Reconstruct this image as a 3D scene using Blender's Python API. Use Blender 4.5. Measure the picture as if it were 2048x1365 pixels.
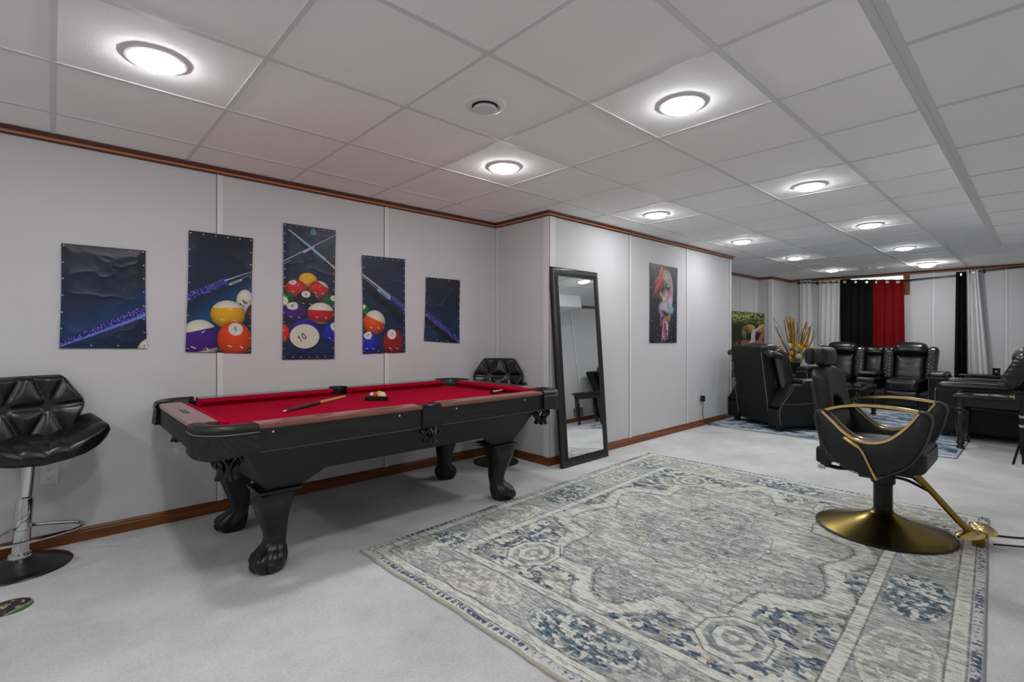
import bpy, math, random
import numpy as np
from math import pi, sin, cos, radians, sqrt
from mathutils import Vector, Matrix
random.seed(7)
SC = bpy.context.scene
COL = SC.collection
for o in list(bpy.data.objects):
    bpy.data.objects.remove(o)

# ---------------------------------------------------------------- camera, sky, exposure
CZ, CEIL = 1.15, 2.23
YAW = 0.8214
cam_data = bpy.data.cameras.new('camera')
cam_data.sensor_fit = 'HORIZONTAL'
cam_data.sensor_width = 36.0
cam_data.lens = 992.5 / 2048 * 36.0
cam_data.shift_y = -13.2 / 2048
cam_data.clip_start = 0.05
cam = bpy.data.objects.new('camera', cam_data)
cam.location = (0, 0, CZ)
cam.rotation_euler = (pi / 2, 0, YAW - pi / 2)
COL.objects.link(cam)
SC.camera = cam
world = bpy.data.worlds.new('sky')
SC.world = world
world.use_nodes = True
wn = world.node_tree.nodes
wn['Background'].inputs[0].default_value = (0.72, 0.88, 0.95, 1)
wn['Background'].inputs[1].default_value = 1.3
SC.view_settings.view_transform = 'Standard'
SC.view_settings.look = 'None'
SC.view_settings.gamma = 1
SC.view_settings.use_curve_mapping = False
SC.view_settings.exposure = 0.04
LAMP = 94.0          # emission of the downlight lenses

# ---------------------------------------------------------------- materials
def lin(c):
    c = c / 255.0
    return c / 12.92 if c <= 0.04045 else ((c + 0.055) / 1.055) ** 2.4
def S(r, g=None, b=None):
    if g is None: g = b = r
    return (lin(r), lin(g), lin(b), 1)
class NT:
    def __init__(s, name):
        s.m = bpy.data.materials.new(name); s.m.use_nodes = True
        s.t = s.m.node_tree; s.p = s.t.nodes['Principled BSDF']
    def n(s, typ, **kw):
        nd = s.t.nodes.new(typ)
        for k, v in kw.items():
            if isinstance(k, str) and hasattr(nd, k): setattr(nd, k, v)
            else: nd.inputs[k].default_value = v
        return nd
    def l(s, a, b): s.t.links.new(a, b)
def mat(name, col, rough=.5, metal=0, spec=.5, bump=None, vary=None, coat=0, sheen=0, stretch=(1, 1, 1)):
    """bump=(scale, strength, distance)  vary=(scale, amount) brightness mottling"""
    k = NT(name); p = k.p
    p.inputs['Base Color'].default_value = col
    p.inputs['Roughness'].default_value = rough
    p.inputs['Metallic'].default_value = metal
    p.inputs['Specular IOR Level'].default_value = spec
    p.inputs['Coat Weight'].default_value = coat
    p.inputs['Sheen Weight'].default_value = sheen
    if bump or vary:
        tc = k.n('ShaderNodeTexCoord'); mp = k.n('ShaderNodeMapping')
        mp.inputs['Scale'].default_value = stretch
        k.l(tc.outputs['Object'], mp.inputs['Vector'])
    if bump:
        nz = k.n('ShaderNodeTexNoise'); nz.inputs['Scale'].default_value = bump[0]; nz.inputs['Detail'].default_value = 3
        k.l(mp.outputs[0], nz.inputs['Vector'])
        b = k.n('ShaderNodeBump'); b.inputs['Strength'].default_value = bump[1]
        b.inputs['Distance'].default_value = bump[2] if len(bump) > 2 else .002
        k.l(nz.outputs['Fac'], b.inputs['Height']); k.l(b.outputs[0], p.inputs['Normal'])
    if vary:
        n2 = k.n('ShaderNodeTexNoise'); n2.inputs['Scale'].default_value = vary[0]; n2.inputs['Detail'].default_value = 5
        k.l(mp.outputs[0], n2.inputs['Vector'])
        r = k.n('ShaderNodeMapRange'); r.inputs['From Min'].default_value = .25; r.inputs['From Max'].default_value = .75
        r.inputs['To Min'].default_value = 1 - vary[1]; r.inputs['To Max'].default_value = 1 + vary[1]
        k.l(n2.outputs['Fac'], r.inputs['Value'])
        mx = k.n('ShaderNodeVectorMath', operation='SCALE'); mx.inputs[0].default_value = col[:3]
        k.l(r.outputs[0], mx.inputs['Scale']); k.l(mx.outputs[0], p.inputs['Base Color'])
    return k.m
def attr_mat(name, rough=.45, spec=.5, fine=None, bump=None, stretch=(1, 1, 1), coat=0):
    k = NT(name); p = k.p
    a = k.n('ShaderNodeAttribute'); a.attribute_name = 'print'
    p.inputs['Roughness'].default_value = rough; p.inputs['Specular IOR Level'].default_value = spec
    p.inputs['Coat Weight'].default_value = coat
    out = a.outputs['Color']
    if fine or bump:
        tc = k.n('ShaderNodeTexCoord'); mp = k.n('ShaderNodeMapping'); mp.inputs['Scale'].default_value = stretch
        k.l(tc.outputs['Object'], mp.inputs['Vector'])
        nz = k.n('ShaderNodeTexNoise'); nz.inputs['Scale'].default_value = (fine or bump)[0]; nz.inputs['Detail'].default_value = 2
        k.l(mp.outputs[0], nz.inputs['Vector'])
    if fine:
        r = k.n('ShaderNodeMapRange'); r.inputs['From Min'].default_value = .3; r.inputs['From Max'].default_value = .7
        r.inputs['To Min'].default_value = 1 - fine[1]; r.inputs['To Max'].default_value = 1 + fine[1]
        k.l(nz.outputs['Fac'], r.inputs['Value'])
        mx = k.n('ShaderNodeVectorMath', operation='SCALE'); k.l(out, mx.inputs[0]); k.l(r.outputs[0], mx.inputs['Scale']); out = mx.outputs[0]
    if bump:
        b = k.n('ShaderNodeBump'); b.inputs['Strength'].default_value = bump[1]; b.inputs['Distance'].default_value = bump[2]
        k.l(nz.outputs['Fac'], b.inputs['Height']); k.l(b.outputs[0], p.inputs['Normal'])
    k.l(out, p.inputs['Base Color'])
    return k.m
def emit(name, col, st):
    k = NT(name); p = k.p
    p.inputs['Base Color'].default_value = (.8, .8, .8, 1)
    p.inputs['Emission Color'].default_value = col; p.inputs['Emission Strength'].default_value = st
    return k.m

M_WALL = mat('wall_paint', S(213, 213, 214), .75, spec=.25, bump=(60, .25, .002), vary=(1.2, .03), stretch=(1, 1, 4))
M_BATTEN = mat('batten_paint', S(228), .55, spec=.35)
M_JOINT = mat('dark_joint_line', S(95), .9)  # dark grey of the joint lines, vent throat and seat seams
M_TILE = mat('ceiling_tile', S(251), .9, spec=.1, bump=(230, .55, .002), vary=(.9, .02))
M_TEE = mat('ceiling_tee_metal', S(222), .45, spec=.4)
M_WOOD = mat('oak_trim', S(122, 66, 22), .42, bump=(30, .2, .001), vary=(9, .35), stretch=(.25, .25, 4))
M_CROWN = mat('dark_oak_crown', S(84, 40, 14), .35, vary=(8, .3), stretch=(.3, .3, 3))
M_ROPE = mat('rope_bead', S(205, 140, 100), .3, bump=(120, .8, .004), stretch=(1, 1, .2))
M_BLACKLEATHER = mat('black_leather', S(15), .3, spec=.6, bump=(160, .22, .0015))
M_LEATHERSOFT = mat('black_matte_leather', S(31), .48, spec=.4, bump=(220, .2, .001))
M_LEATHERBACK = mat('dark_upholstery_back', S(19), .6, spec=.35, bump=(300, .25, .001))
M_QUILT = mat('quilted_leather', S(22), .22, spec=.9, bump=(160, .1, .001))
M_THREAD = mat('pale_stitching', S(120), .5)
M_STUD = mat('nailhead_metal', S(170), .3, metal=1)
M_BLACKWOOD = mat('black_stained_wood', S(26), .42, spec=.5, bump=(40, .25, .001), vary=(12, .55), stretch=(.25, 4, 4))
M_BLACKLACQ = mat('black_lacquer', S(16), .3, spec=.5)
M_CABINET = mat('charcoal_cabinet', S(31), .5, spec=.4, bump=(60, .15, .001))
M_RUBBER = mat('black_rubber', S(24), .4, spec=.5)
M_FELT = mat('red_felt', S(168, 6, 44), .95, spec=.05, sheen=.0, bump=(500, .2, .001), vary=(3, .08))
M_FELTSIDE = M_FELT
M_RAIL = mat('mahogany_rail', S(128, 78, 62), .25, spec=.55, bump=(25, .08, .001), vary=(10, .10), stretch=(3, .4, .4), coat=.5)
M_CHROME = mat('chrome', S(205), .12, metal=1)
M_STEEL = mat('brushed_steel', S(150), .3, metal=1)
M_STOOLBASE = mat('dark_chrome_base', S(78), .32, metal=.9)
M_GOLD = mat('polished_gold', S(228, 196, 130), .16, metal=1)
M_GOLDDARK = mat('brushed_dark_gold', S(150, 124, 52), .24, metal=1)
M_BLACKMETAL = mat('black_metal', S(20), .3, metal=.3)
M_PLASTIC = mat('white_plastic', S(222), .35)
M_BLACKPLASTIC = mat('black_plastic', S(18), .4)
M_MIRROR = mat('mirror_glass', (.9, .92, .92, 1), .0, metal=1)
M_FRAME = mat('black_mirror_frame', S(34), .35, spec=.5, bump=(50, .15, .001), stretch=(1, 1, .1))
M_SHEER = NT('white_sheer'); 
def _sheer(k):
    tr = k.n('ShaderNodeBsdfTranslucent'); tr.inputs['Color'].default_value = (.85, .85, .87, 1)
    tp = k.n('ShaderNodeBsdfTransparent'); k.p.inputs['Base Color'].default_value = S(248); k.p.inputs['Roughness'].default_value = .8
    a = k.n('ShaderNodeMixShader'); a.inputs[0].default_value = .3; b = k.n('ShaderNodeMixShader'); b.inputs[0].default_value = .06
    k.l(k.p.outputs[0], a.inputs[1]); k.l(tr.outputs[0], a.inputs[2]); k.l(a.outputs[0], b.inputs[1]); k.l(tp.outputs[0], b.inputs[2])
    k.l(b.outputs[0], k.t.nodes['Material Output'].inputs['Surface']); return k.m
M_SHEER = _sheer(M_SHEER)
M_CURTBLACK = mat('black_curtain', S(10), .85, spec=.2, bump=(400, .2, .001))
M_CURTRED = mat('red_curtain', S(122, 4, 12), .8, spec=.2, bump=(400, .2, .001))
M_GLASSTOP = mat('smoked_glass_top', S(34), .05, spec=.9, coat=.5)
M_MAHOGLEG = mat('dark_mahogany', S(30, 23, 21), .22, spec=.55, vary=(12, .3))
M_VASE = mat('dark_green_glass', S(16, 30, 30), .08, spec=.8)
M_BRANCH = mat('golden_branch', S(176, 132, 40), .6, vary=(20, .4))
M_BRANCHDARK = mat('brown_branch', S(90, 66, 44), .7)
M_POM = mat('pale_green_flower', S(196, 204, 160), .8, bump=(90, 1, .01))
M_ORANGE = mat('orange_flower', S(238, 158, 24), .6, vary=(30, .25))
M_LEAF = mat('green_leaf', S(58, 92, 44), .5)
M_LENS = emit('downlight_lens', (.985, .99, 1, 1), LAMP)
M_CREAM = mat('rug_cream_yarn', S(196, 192, 180), .95, bump=(200, .8, .004))

# ---------------------------------------------------------------- mesh builder
class MB:
    def __init__(s): s.v = []; s.f = []; s.mi = []; s.cur = 0
    def add(s, vs, fs):
        n = len(s.v); s.v += [tuple(v) for v in vs]
        s.f += [tuple(i + n for i in f) for f in fs]; s.mi += [s.cur] * len(fs)
    def box(s, x0, x1, y0, y1, z0, z1):
        s.add([(x, y, z) for x in (x0, x1) for y in (y0, y1) for z in (z0, z1)],
              [(0, 1, 3, 2), (4, 6, 7, 5), (0, 4, 5, 1), (2, 3, 7, 6), (0, 2, 6, 4), (1, 5, 7, 3)])
        return s
    def rbox(s, c, size, r, seg=2, sub=0, puff=0, fn=None):
        """rounded box; sub adds interior rows, puff bulges the big faces"""
        h = [q / 2 for q in size]; r = min(r, min(h) * .98)
        def axis(hh):
            e = [-hh + r * (1 - math.tan((1 - i / seg) * pi / 4)) - 0 for i in range(seg + 1)]
            mid = [-(hh - r) + 2 * (hh - r) * (i + 1) / (sub + 1) for i in range(sub)]
            return e + mid + [-q for q in reversed(e)]
        A = [axis(q) for q in h]
        for ax in range(3):
            u, w = [(1, 2), (2, 0), (0, 1)][ax]
            for sg in (-1, 1):
                U, W = A[u], A[w]; vs = []; fs = []
                for a in U:
                    for b in W:
                        p = [0, 0, 0]; p[ax] = sg * h[ax]; p[u] = a; p[w] = b
                        q = [max(-(h[i] - r), min(h[i] - r, p[i])) for i in range(3)]
                        d = [p[i] - q[i] for i in range(3)]; L = sqrt(sum(t * t for t in d)) or 1
                        p = [q[i] + d[i] / L * r for i in range(3)]
                        if puff:
                            n0 = [p[i] / h[i] for i in range(3)]
                            pf = puff if isinstance(puff, (tuple, list)) else (puff,) * 3
                            p = [p[i] + pf[i] * n0[i] * (1 - n0[(i + 1) % 3] ** 2) * (1 - n0[(i + 2) % 3] ** 2) for i in range(3)]
                        p = [p[i] + c[i] for i in range(3)]
                        vs.append(fn(p) if fn else p)
                m = len(W)
                for i in range(len(U) - 1):
                    for j in range(m - 1):
                        q = (i * m + j, (i + 1) * m + j, (i + 1) * m + j + 1, i * m + j + 1)
                        fs.append(q if sg > 0 else q[::-1])
                s.add(vs, fs)
        return s
    def grid(s, f, nu, nv, cu=False, cv=False):
        vs = [f(i / (nu if cu else nu - 1), j / (nv if cv else nv - 1)) for i in range(nu) for j in range(nv)]
        fs = []
        for i in range(nu if cu else nu - 1):
            for j in range(nv if cv else nv - 1):
                a, b = i, (i + 1) % nu; c, d = j, (j + 1) % nv
                fs.append((a * nv + c, b * nv + c, b * nv + d, a * nv + d))
        s.add(vs, fs); return s
    def loft(s, loops, cap=True):
        n = len(loops[0]); vs = [p for L in loops for p in L]; fs = []
        for i in range(len(loops) - 1):
            for j in range(n):
                k = (j + 1) % n
                fs.append((i * n + j, i * n + k, (i + 1) * n + k, (i + 1) * n + j))
        if cap:
            fs.append(tuple(range(n - 1, -1, -1))); fs.append(tuple(range((len(loops) - 1) * n, len(loops) * n)))
        s.add(vs, fs); return s
    def lathe(s, prof, c=(0, 0, 0), n=24, mod=None):
        loops = []
        for r, z in prof:
            loops.append([(c[0] + (r * (mod(a, z) if mod else 1)) * cos(a), c[1] + (r * (mod(a, z) if mod else 1)) * sin(a), c[2] + z)
                          for a in (2 * pi * k / n for k in range(n))])
        return s.loft(loops)
    def tube(s, pts, r, n=8, closed=False, flat=1.0):
        P = [Vector(p) for p in pts]; N = len(P); loops = []; prev = None
        for i in range(N):
            if closed: t = P[(i + 1) % N] - P[i - 1]
            else: t = P[min(i + 1, N - 1)] - P[max(i - 1, 0)]
            t.normalize()
            if prev is None:
                a = Vector((0, 0, 1)) if abs(t.z) < .95 else Vector((1, 0, 0))
                nrm = (a - t * a.dot(t)).normalized()
            else:
                nrm = (prev - t * prev.dot(t)).normalized()
            prev = nrm; b = t.cross(nrm)
            rr = r[i] if isinstance(r, (list, tuple)) else r
            loops.append([tuple(P[i] + nrm * cos(q) * rr * flat + b * sin(q) * rr) for q in (2 * pi * k / n for k in range(n))])
        if closed: loops.append(loops[0])
        return s.loft(loops, cap=not closed)
    def prism(s, poly, y0, y1, axis='y', r=0):
        """extrude a closed 2-D outline; r rounds its edges a little"""
        if sum(poly[i][0] * poly[(i + 1) % len(poly)][1] - poly[(i + 1) % len(poly)][0] * poly[i][1] for i in range(len(poly))) < 0:
            poly = poly[::-1]
        n = len(poly)
        def inset(d):
            out = []
            for i in range(n):
                a, b, c = Vector(poly[i - 1]), Vector(poly[i]), Vector(poly[(i + 1) % n])
                e1 = (b - a).normalized(); e2 = (c - b).normalized()
                m = Vector((-(e1.y + e2.y), e1.x + e2.x))
                if m.length < 1e-6: m = Vector((-e1.y, e1.x))
                m.normalize(); k = max(.5, m.dot(Vector((-e1.y, e1.x))))
                out.append(b + m * d / k)
            return out
        lv = [(y0, 0), (y1, 0)] if not r else [(y0, r), (y0 + r * .3, r * .3), (y0 + r, 0), (y1 - r, 0), (y1 - r * .3, r * .3), (y1, r)]
        def P(p, y): return {'y': (p[0], y, p[1]), 'x': (y, p[0], p[1]), 'z': (p[0], p[1], y)}[axis]
        return s.loft([[P(p, y) for p in inset(d)] for y, d in lv])
    def sphere(s, c, r, nu=16, nv=10, sq=(1, 1, 1)):
        return s.loft([[(c[0] + r * sq[0] * sin(t) * cos(a), c[1] + r * sq[1] * sin(t) * sin(a), c[2] - r * sq[2] * cos(t))
                        for a in (2 * pi * k / nu for k in range(nu))] for t in (pi * (.02 + .96 * i / nv) for i in range(nv + 1))])
    def xf(s, fn, start=0):
        s.v[start:] = [tuple(fn(Vector(v))) for v in s.v[start:]]; return s
    def build(s, name, mats, parent=None, smooth=35, loc=None, rotz=None):
        me = bpy.data.meshes.new(name); me.from_pydata(s.v, [], s.f)
        mats = mats if isinstance(mats, (list, tuple)) else [mats]
        for m in mats: me.materials.append(m)
        if len(mats) > 1: me.polygons.foreach_set('material_index', s.mi)
        me.update()
        import bmesh
        b = bmesh.new(); b.from_mesh(me); bmesh.ops.remove_doubles(b, verts=b.verts, dist=1e-5)
        bmesh.ops.recalc_face_normals(b, faces=b.faces); b.to_mesh(me); b.free()
        if smooth:
            me.shade_smooth(); me.set_sharp_from_angle(angle=radians(smooth))
        o = bpy.data.objects.new(name, me); COL.objects.link(o)
        if parent: o.parent = parent
        if loc is not None: o.location = loc
        if rotz is not None: o.rotation_euler = (0, 0, rotz)
        return o
def tag(o, label=None, cat=None, group=None, kind=None):
    for k, v in (('label', label), ('category', cat), ('group', group), ('kind', kind)):
        if v: o[k] = v
    return o
def thing(name, label, cat, loc=(0, 0, 0), rotz=0, group=None):
    o = bpy.data.objects.new(name, None); COL.objects.link(o); o.empty_display_size = .1
    o.location = loc; o.rotation_euler = (0, 0, rotz)
    return tag(o, label, cat, group)
def copy_tree(o, parent=None):
    c = o.copy(); COL.objects.link(c)
    if parent: c.parent = parent
    for ch in o.children: copy_tree(ch, c)
    return c
def struct(name, mb, m, smooth=35): return tag(mb.build(name, m, smooth=smooth), kind='structure')
def sweep(mb, prof, path, sign=-1):
    """profile (offset from wall, z) along an XY polyline with mitred corners; room lies to the right of travel"""
    P = [Vector(p) for p in path]; loops = []
    for i, p in enumerate(P):
        ds = []
        if i > 0: ds.append((P[i] - P[i - 1]).normalized())
        if i < len(P) - 1: ds.append((P[i + 1] - P[i]).normalized())
        ns = [Vector((d.y, -d.x)) for d in ds]
        m = sum(ns, Vector((0, 0))).normalized(); k = max(.3, m.dot(ns[0]))
        loops.append([(p.x + m.x * o / k, p.y + m.y * o / k, z) for o, z in prof])
    return mb.loft(loops)
def lerp(a, b, t): return a + (b - a) * t
def pw(x, pts):
    if x <= pts[0][0]: return pts[0][1]
    for (a, b), (c, d) in zip(pts, pts[1:]):
        if x <= c: return lerp(b, d, (x - a) / (c - a))
    return pts[-1][1]
def spline(pts, k=6):
    """catmull-rom through 3-D points"""
    P = [Vector(p) for p in pts]; out = []
    for i in range(len(P) - 1):
        a, b, c, d = P[max(i - 1, 0)], P[i], P[i + 1], P[min(i + 2, len(P) - 1)]
        for j in range(k):
            t = j / k
            out.append(.5 * ((2 * b) + (c - a) * t + (2 * a - 5 * b + 4 * c - d) * t * t + (3 * b - a - 3 * c + d) * t ** 3))
    return out + [P[-1]]
# ---------------------------------------------------------------- room shell
YL, YM, YF, YR, XB, XN = 3.657, 2.955, 3.74, -0.42, 10.85, -2.6
XR, XE, XJ, YJ = 3.19, 6.885, 9.9, 3.5
SOFZ, SOFY, SOFX = 2.02, 0.33, 6.83
k = NT('grey_carpet')
def _carpet(k):
    p = k.p; p.inputs['Roughness'].default_value = .95; p.inputs['Specular IOR Level'].default_value = .1
    tc = k.n('ShaderNodeTexCoord')
    a = k.n('ShaderNodeTexNoise'); a.inputs['Scale'].default_value = 90; a.inputs['Detail'].default_value = 4
    b = k.n('ShaderNodeTexNoise'); b.inputs['Scale'].default_value = 2.2; b.inputs['Detail'].default_value = 6; b.inputs['Roughness'].default_value = .65
    c = k.n('ShaderNodeTexNoise'); c.inputs['Scale'].default_value = 420; c.inputs['Detail'].default_value = 1
    for q in (a, b, c): k.l(tc.outputs['Object'], q.inputs['Vector'])
    m = k.n('ShaderNodeMath', operation='MULTIPLY_ADD'); k.l(a.outputs['Fac'], m.inputs[0]); m.inputs[1].default_value = .26
    m2 = k.n('ShaderNodeMath', operation='MULTIPLY_ADD'); k.l(b.outputs['Fac'], m2.inputs[0]); m2.inputs[1].default_value = .52; m2.inputs[2].default_value = 0
    m3 = k.n('ShaderNodeMath', operation='MULTIPLY_ADD'); k.l(c.outputs['Fac'], m3.inputs[0]); m3.inputs[1].default_value = .22
    k.l(m2.outputs[0], m.inputs[2]); k.l(m.outputs[0], m3.inputs[2])
    r = k.n('ShaderNodeValToRGB'); k.l(m3.outputs[0], r.inputs[0])
    r.color_ramp.elements[0].position = .33; r.color_ramp.elements[0].color = S(188)
    r.color_ramp.elements[1].position = .66; r.color_ramp.elements[1].color = S(236)
    k.l(r.outputs[0], p.inputs['Base Color'])
    bp = k.n('ShaderNodeBump'); bp.inputs['Strength'].default_value = .6; bp.inputs['Distance'].default_value = .004
    k.l(m3.outputs[0], bp.inputs['Height']); k.l(bp.outputs[0], p.inputs['Normal']); return k.m
M_CARPET = _carpet(k)
struct('floor', MB().box(XN, XB, YR, YF, -.1, 0), M_CARPET)
struct('ceiling', MB().box(XN - .1, XB + .1, YR - .1, YF + .1, CEIL, CEIL + .1), M_TILE)
m = MB().box(XN, SOFX, YR, SOFY, SOFZ, CEIL - .0005)
struct('wall_soffit', m, M_TILE)

def batten(m, x, y, axis, w=.035, z0=.07, z1=CEIL - .04, d=.006, sgn=-1):
    """raised joint strip on a wall; axis x: wall runs along x"""
    m.cur = 1
    if axis == 'x': m.box(x - w / 2, x + w / 2, min(y, y + sgn * d), max(y, y + sgn * d), z0, z1)
    else: m.box(min(x, x + sgn * d), max(x, x + sgn * d), y - w / 2, y + w / 2, z0, z1)
    m.cur = 2; e = .0035
    if axis == 'x': m.box(x - w / 2 - e, x - w / 2 + .001, min(y, y + sgn * .002), max(y, y + sgn * .002), z0, z1)
    else: m.box(min(x, x + sgn * .002), max(x, x + sgn * .002), y + w / 2 - .001, y + w / 2 + e, z0, z1)
    m.cur = 0
WM = [M_WALL, M_BATTEN, M_JOINT]
m = MB().box(XN, XR, YL, YL + .1, 0, CEIL)
for x in (-1.58, -.385, .808, 2.003): batten(m, x, YL, 'x')
struct('wall_left', m, WM)
m = MB().box(XR, XR + .1, YM, YL + .1, 0, CEIL)
batten(m, XR, YL - .02, 'y', .03); batten(m, XR, YM + .03, 'y', .06)
struct('wall_return', m, WM)
m = MB().box(XR + .1, XE, YM, YM + .1, 0, CEIL); m.box(XE - .1, XE, YM + .1, YF + .1, 0, CEIL)
batten(m, XR + .045, YM, 'x', .075); batten(m, 4.433, YM, 'x'); batten(m, 5.645, YM, 'x'); batten(m, XE - .03, YM, 'x', .05)
struct('wall_mirror', m, WM)
m = MB().box(XE, XJ, YF, YF + .1, 0, CEIL)
for x in (8.45, 9.1, 9.72): batten(m, x, YF, 'x')
struct('wall_alcove', m, WM)
m = MB().box(XJ, XB + .1, YJ, YF + .1, 0, CEIL)
batten(m, XJ, YJ + .03, 'y', .05); batten(m, XJ + .03, YJ, 'x', .05)
struct('wall_jog', m, WM)
WY0, WY1, WZ0, WZ1 = 1.66, 2.5, 1.86, 2.21       # window opening
m = MB().box(XB, XB + .1, YR - .1, WY0, 0, CEIL); m.box(XB, XB + .1, WY1, YJ, 0, CEIL); m.box(XB, XB + .1, WY0, WY1, 0, WZ0); m.box(XB, XB + .1, WY0, WY1, WZ1, CEIL)
for y in (3.24, 1.28, .415): batten(m, XB, y, 'y')
struct('wall_back', m, WM)
m = MB().box(XN, XB + .1, YR - .1, YR, 0, CEIL)
for x in (-1.0, .2, 1.4, 2.6, 3.8, 5.0, 6.2, 7.42, 8.6, 9.8): batten(m, x, YR, 'x', sgn=1)
struct('wall_right', m, WM)
struct('wall_near', MB().box(XN - .1, XN, YR - .1, YL + .1, 0, CEIL), M_WALL)

PATH = [(XN, YL), (XR, YL), (XR, YM), (XE, YM), (XE, YF), (XJ, YF), (XJ, YJ), (XB, YJ), (XB, YR), (SOFX, YR)]
struct('trim_1', sweep(MB(), [(0, CEIL - .044), (.012, CEIL - .044), (.018, CEIL - .03), (.03, CEIL - .018), (.034, CEIL - .002), (0, CEIL - .002)], PATH), M_CROWN)
struct('trim_2', sweep(MB(), [(.014, CEIL - .034), (.023, CEIL - .036), (.029, CEIL - .03), (.024, CEIL - .024)], PATH), M_ROPE)
struct('baseboard_left', sweep(MB(), [(0, 0), (.014, 0), (.014, .05), (.009, .056), (.012, .062), (.006, .072), (0, .074)], PATH[:-1] + [(XN, YR)]), M_WOOD)

# suspended grid: main tees along the room, cross tees between
OX, OY, T = .0095, 3.284, .6096
m = MB(); W = .012; D = .004
for j in range(5):
    y = OY - T * j
    segs = [(XN, XB)] if y < YM else [(XN, XR), (XE, XB)]
    for a, b in segs: m.box(a, b, y - W, y + W, CEIL - D, CEIL)
for i in range(-4, 18):
    x = OX + T * i
    top = YL if x < XR else (YM if x < XE else (YF if x < XJ else YJ))
    y0 = SOFY if x < SOFX else YR
    m.box(x - W * .8, x + W * .8, y0, top, CEIL - D * .8, CEIL)
struct('trim_3', m, M_TEE)
m = MB()
m.box(XN, SOFX + .002, SOFY - .022, SOFY + .002, SOFZ - .004, SOFZ + .02); m.box(XN, SOFX - .02, SOFY - .046, SOFY - .0222, SOFZ - .003, SOFZ + .02); m.box(SOFX - .02, SOFX + .002, YR, SOFY - .022, SOFZ - .004, SOFZ + .02)
for i in range(-4, 12):
    x = OX + T * i
    if x < SOFX - .1: m.box(x - W * .8 + .04, x + W * .8 + .04, YR, SOFY - .046, SOFZ - .002, SOFZ)
struct('trim_4', m, M_TEE)

# window: wood casing, sash, glass, and the light well outside
m = MB()
m.box(XB - .022, XB + .1, WY1, WY1 + .07, WZ0 - .02, WZ1 + .012); m.box(XB - .022, XB + .1, WY0 - .07, WY0, WZ0 - .02, WZ1 + .012)
m.box(XB - .022, XB + .1, WY0, WY1, WZ1 - .012, WZ1 + .012); m.box(XB - .03, XB + .1, WY0, WY1, WZ0 - .02, WZ0)
wf = struct('window_1', m, M_WOOD)
m = MB(); zc = WZ1 - .012
m.box(XB + .05, XB + .075, WY0, WY1, WZ0, WZ0 + .03); m.box(XB + .05, XB + .075, WY0, WY1, zc - .016, zc)
m.box(XB + .05, XB + .075, WY0, WY0 + .03, WZ0, zc); m.box(XB + .05, XB + .075, WY1 - .03, WY1, WZ0, zc)
m.build('sash', M_PLASTIC, wf)
kg = NT('window_glass'); 
gl = kg.n('ShaderNodeBsdfGlossy'); gl.inputs['Roughness'].default_value = .02; tp = kg.n('ShaderNodeBsdfTransparent'); mx = kg.n('ShaderNodeMixShader'); mx.inputs[0].default_value = .06
kg.l(tp.outputs[0], mx.inputs[1]); kg.l(gl.outputs[0], mx.inputs[2]); kg.l(mx.outputs[0], kg.t.nodes['Material Output'].inputs['Surface'])
MB().box(XB + .06, XB + .064, WY0 + .03, WY1 - .03, WZ0 + .03, zc - .016).build('pane', kg.m, wf)
m = MB()   # corrugated light-well liner standing outside the window
m.grid(lambda u, v: (XB + .12 + .5 * sin(pi * u) + .012 * sin(60 * u), lerp(WY0 - .05, WY1 + .05, u), lerp(1.7, 2.02, v)), 60, 3)
m.build('window_well', mat('galvanised_well', S(200, 215, 215), .4, metal=.2), wf)
# ---------------------------------------------------------------- ceiling fixtures
ring = MB().lathe([(.0825, -.001), (.085, -.0085), (.093, -.0115), (.102, -.009), (.108, -.0005)], n=40)
lens = MB().lathe([(.0815, -.002), (.0805, -.014), (.074, -.023), (.05, -.029), (.003, -.031)], n=32)
LIGHTS = [(-1.54, 2.375, 'above the bar stool side, left of the photo frame'), (.305, 2.375, 'at the upper left of the photo'),
          (2.165, 1.16, 'largest right of the round vent'), (2.14, 2.375, 'just past the round air vent'),
          (4.03, 1.165, 'above the far end of the big rug'), (3.985, 2.38, 'close to the crown trim above the mirror'),
          (5.9, 1.175, 'third along the row beside the soffit'), (5.86, 2.39, 'by the end of the mirror wall'),
          (7.78, 1.19, 'last recessed one in the row before the dome light'), (7.68, 2.4, 'second last along the left row'),
          (9.6, 2.43, 'last of the left row by the window'), (.305, 1.16, 'above the photo frame near the camera'), (-1.54, 1.16, 'behind the camera')]
pr_ = None
for n, (x, y, w) in enumerate(LIGHTS):
    if pr_ is None:
        pr_ = thing('ceiling_downlight', '', 'ceiling light', (x, y, CEIL)); ring.build('trim_ring', M_PLASTIC, pr_); lens.build('lens', M_LENS, pr_); o = pr_
    else: o = copy_tree(pr_); o.location = (x, y, CEIL)
    tag(o, 'glowing recessed ceiling light ' + w, 'ceiling light', 'recessed ceiling lights')
fl_ = thing('ceiling_dome_light', 'glowing domed ceiling light by the far wall, just right of the window', 'ceiling light', (9.74, 1.224, CEIL))
MB().lathe([(.12, -.0005), (.12, -.015), (.1, -.022)], n=32).build('dome_rim', M_PLASTIC, fl_)
MB().lathe([(.105, -.018), (.1, -.035), (.07, -.055), (.03, -.064), (.003, -.066)], n=32).build('dome_glass', M_LENS, fl_)
vt = thing('ceiling_air_vent', 'white round air vent in a tile between the two nearest ceiling lights', 'air vent', (1.487, 1.783, CEIL), group='round ceiling air vents')
MB().lathe([(.058, -.004), (.062, -.016), (.075, -.022), (.09, -.016), (.1, -.0005)], n=40).build('vent_flange', M_PLASTIC, vt)
MB().lathe([(.003, -.006), (.058, -.006), (.058, -.0055), (.003, -.0055)], n=32).build('vent_throat', M_JOINT, vt)
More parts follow.
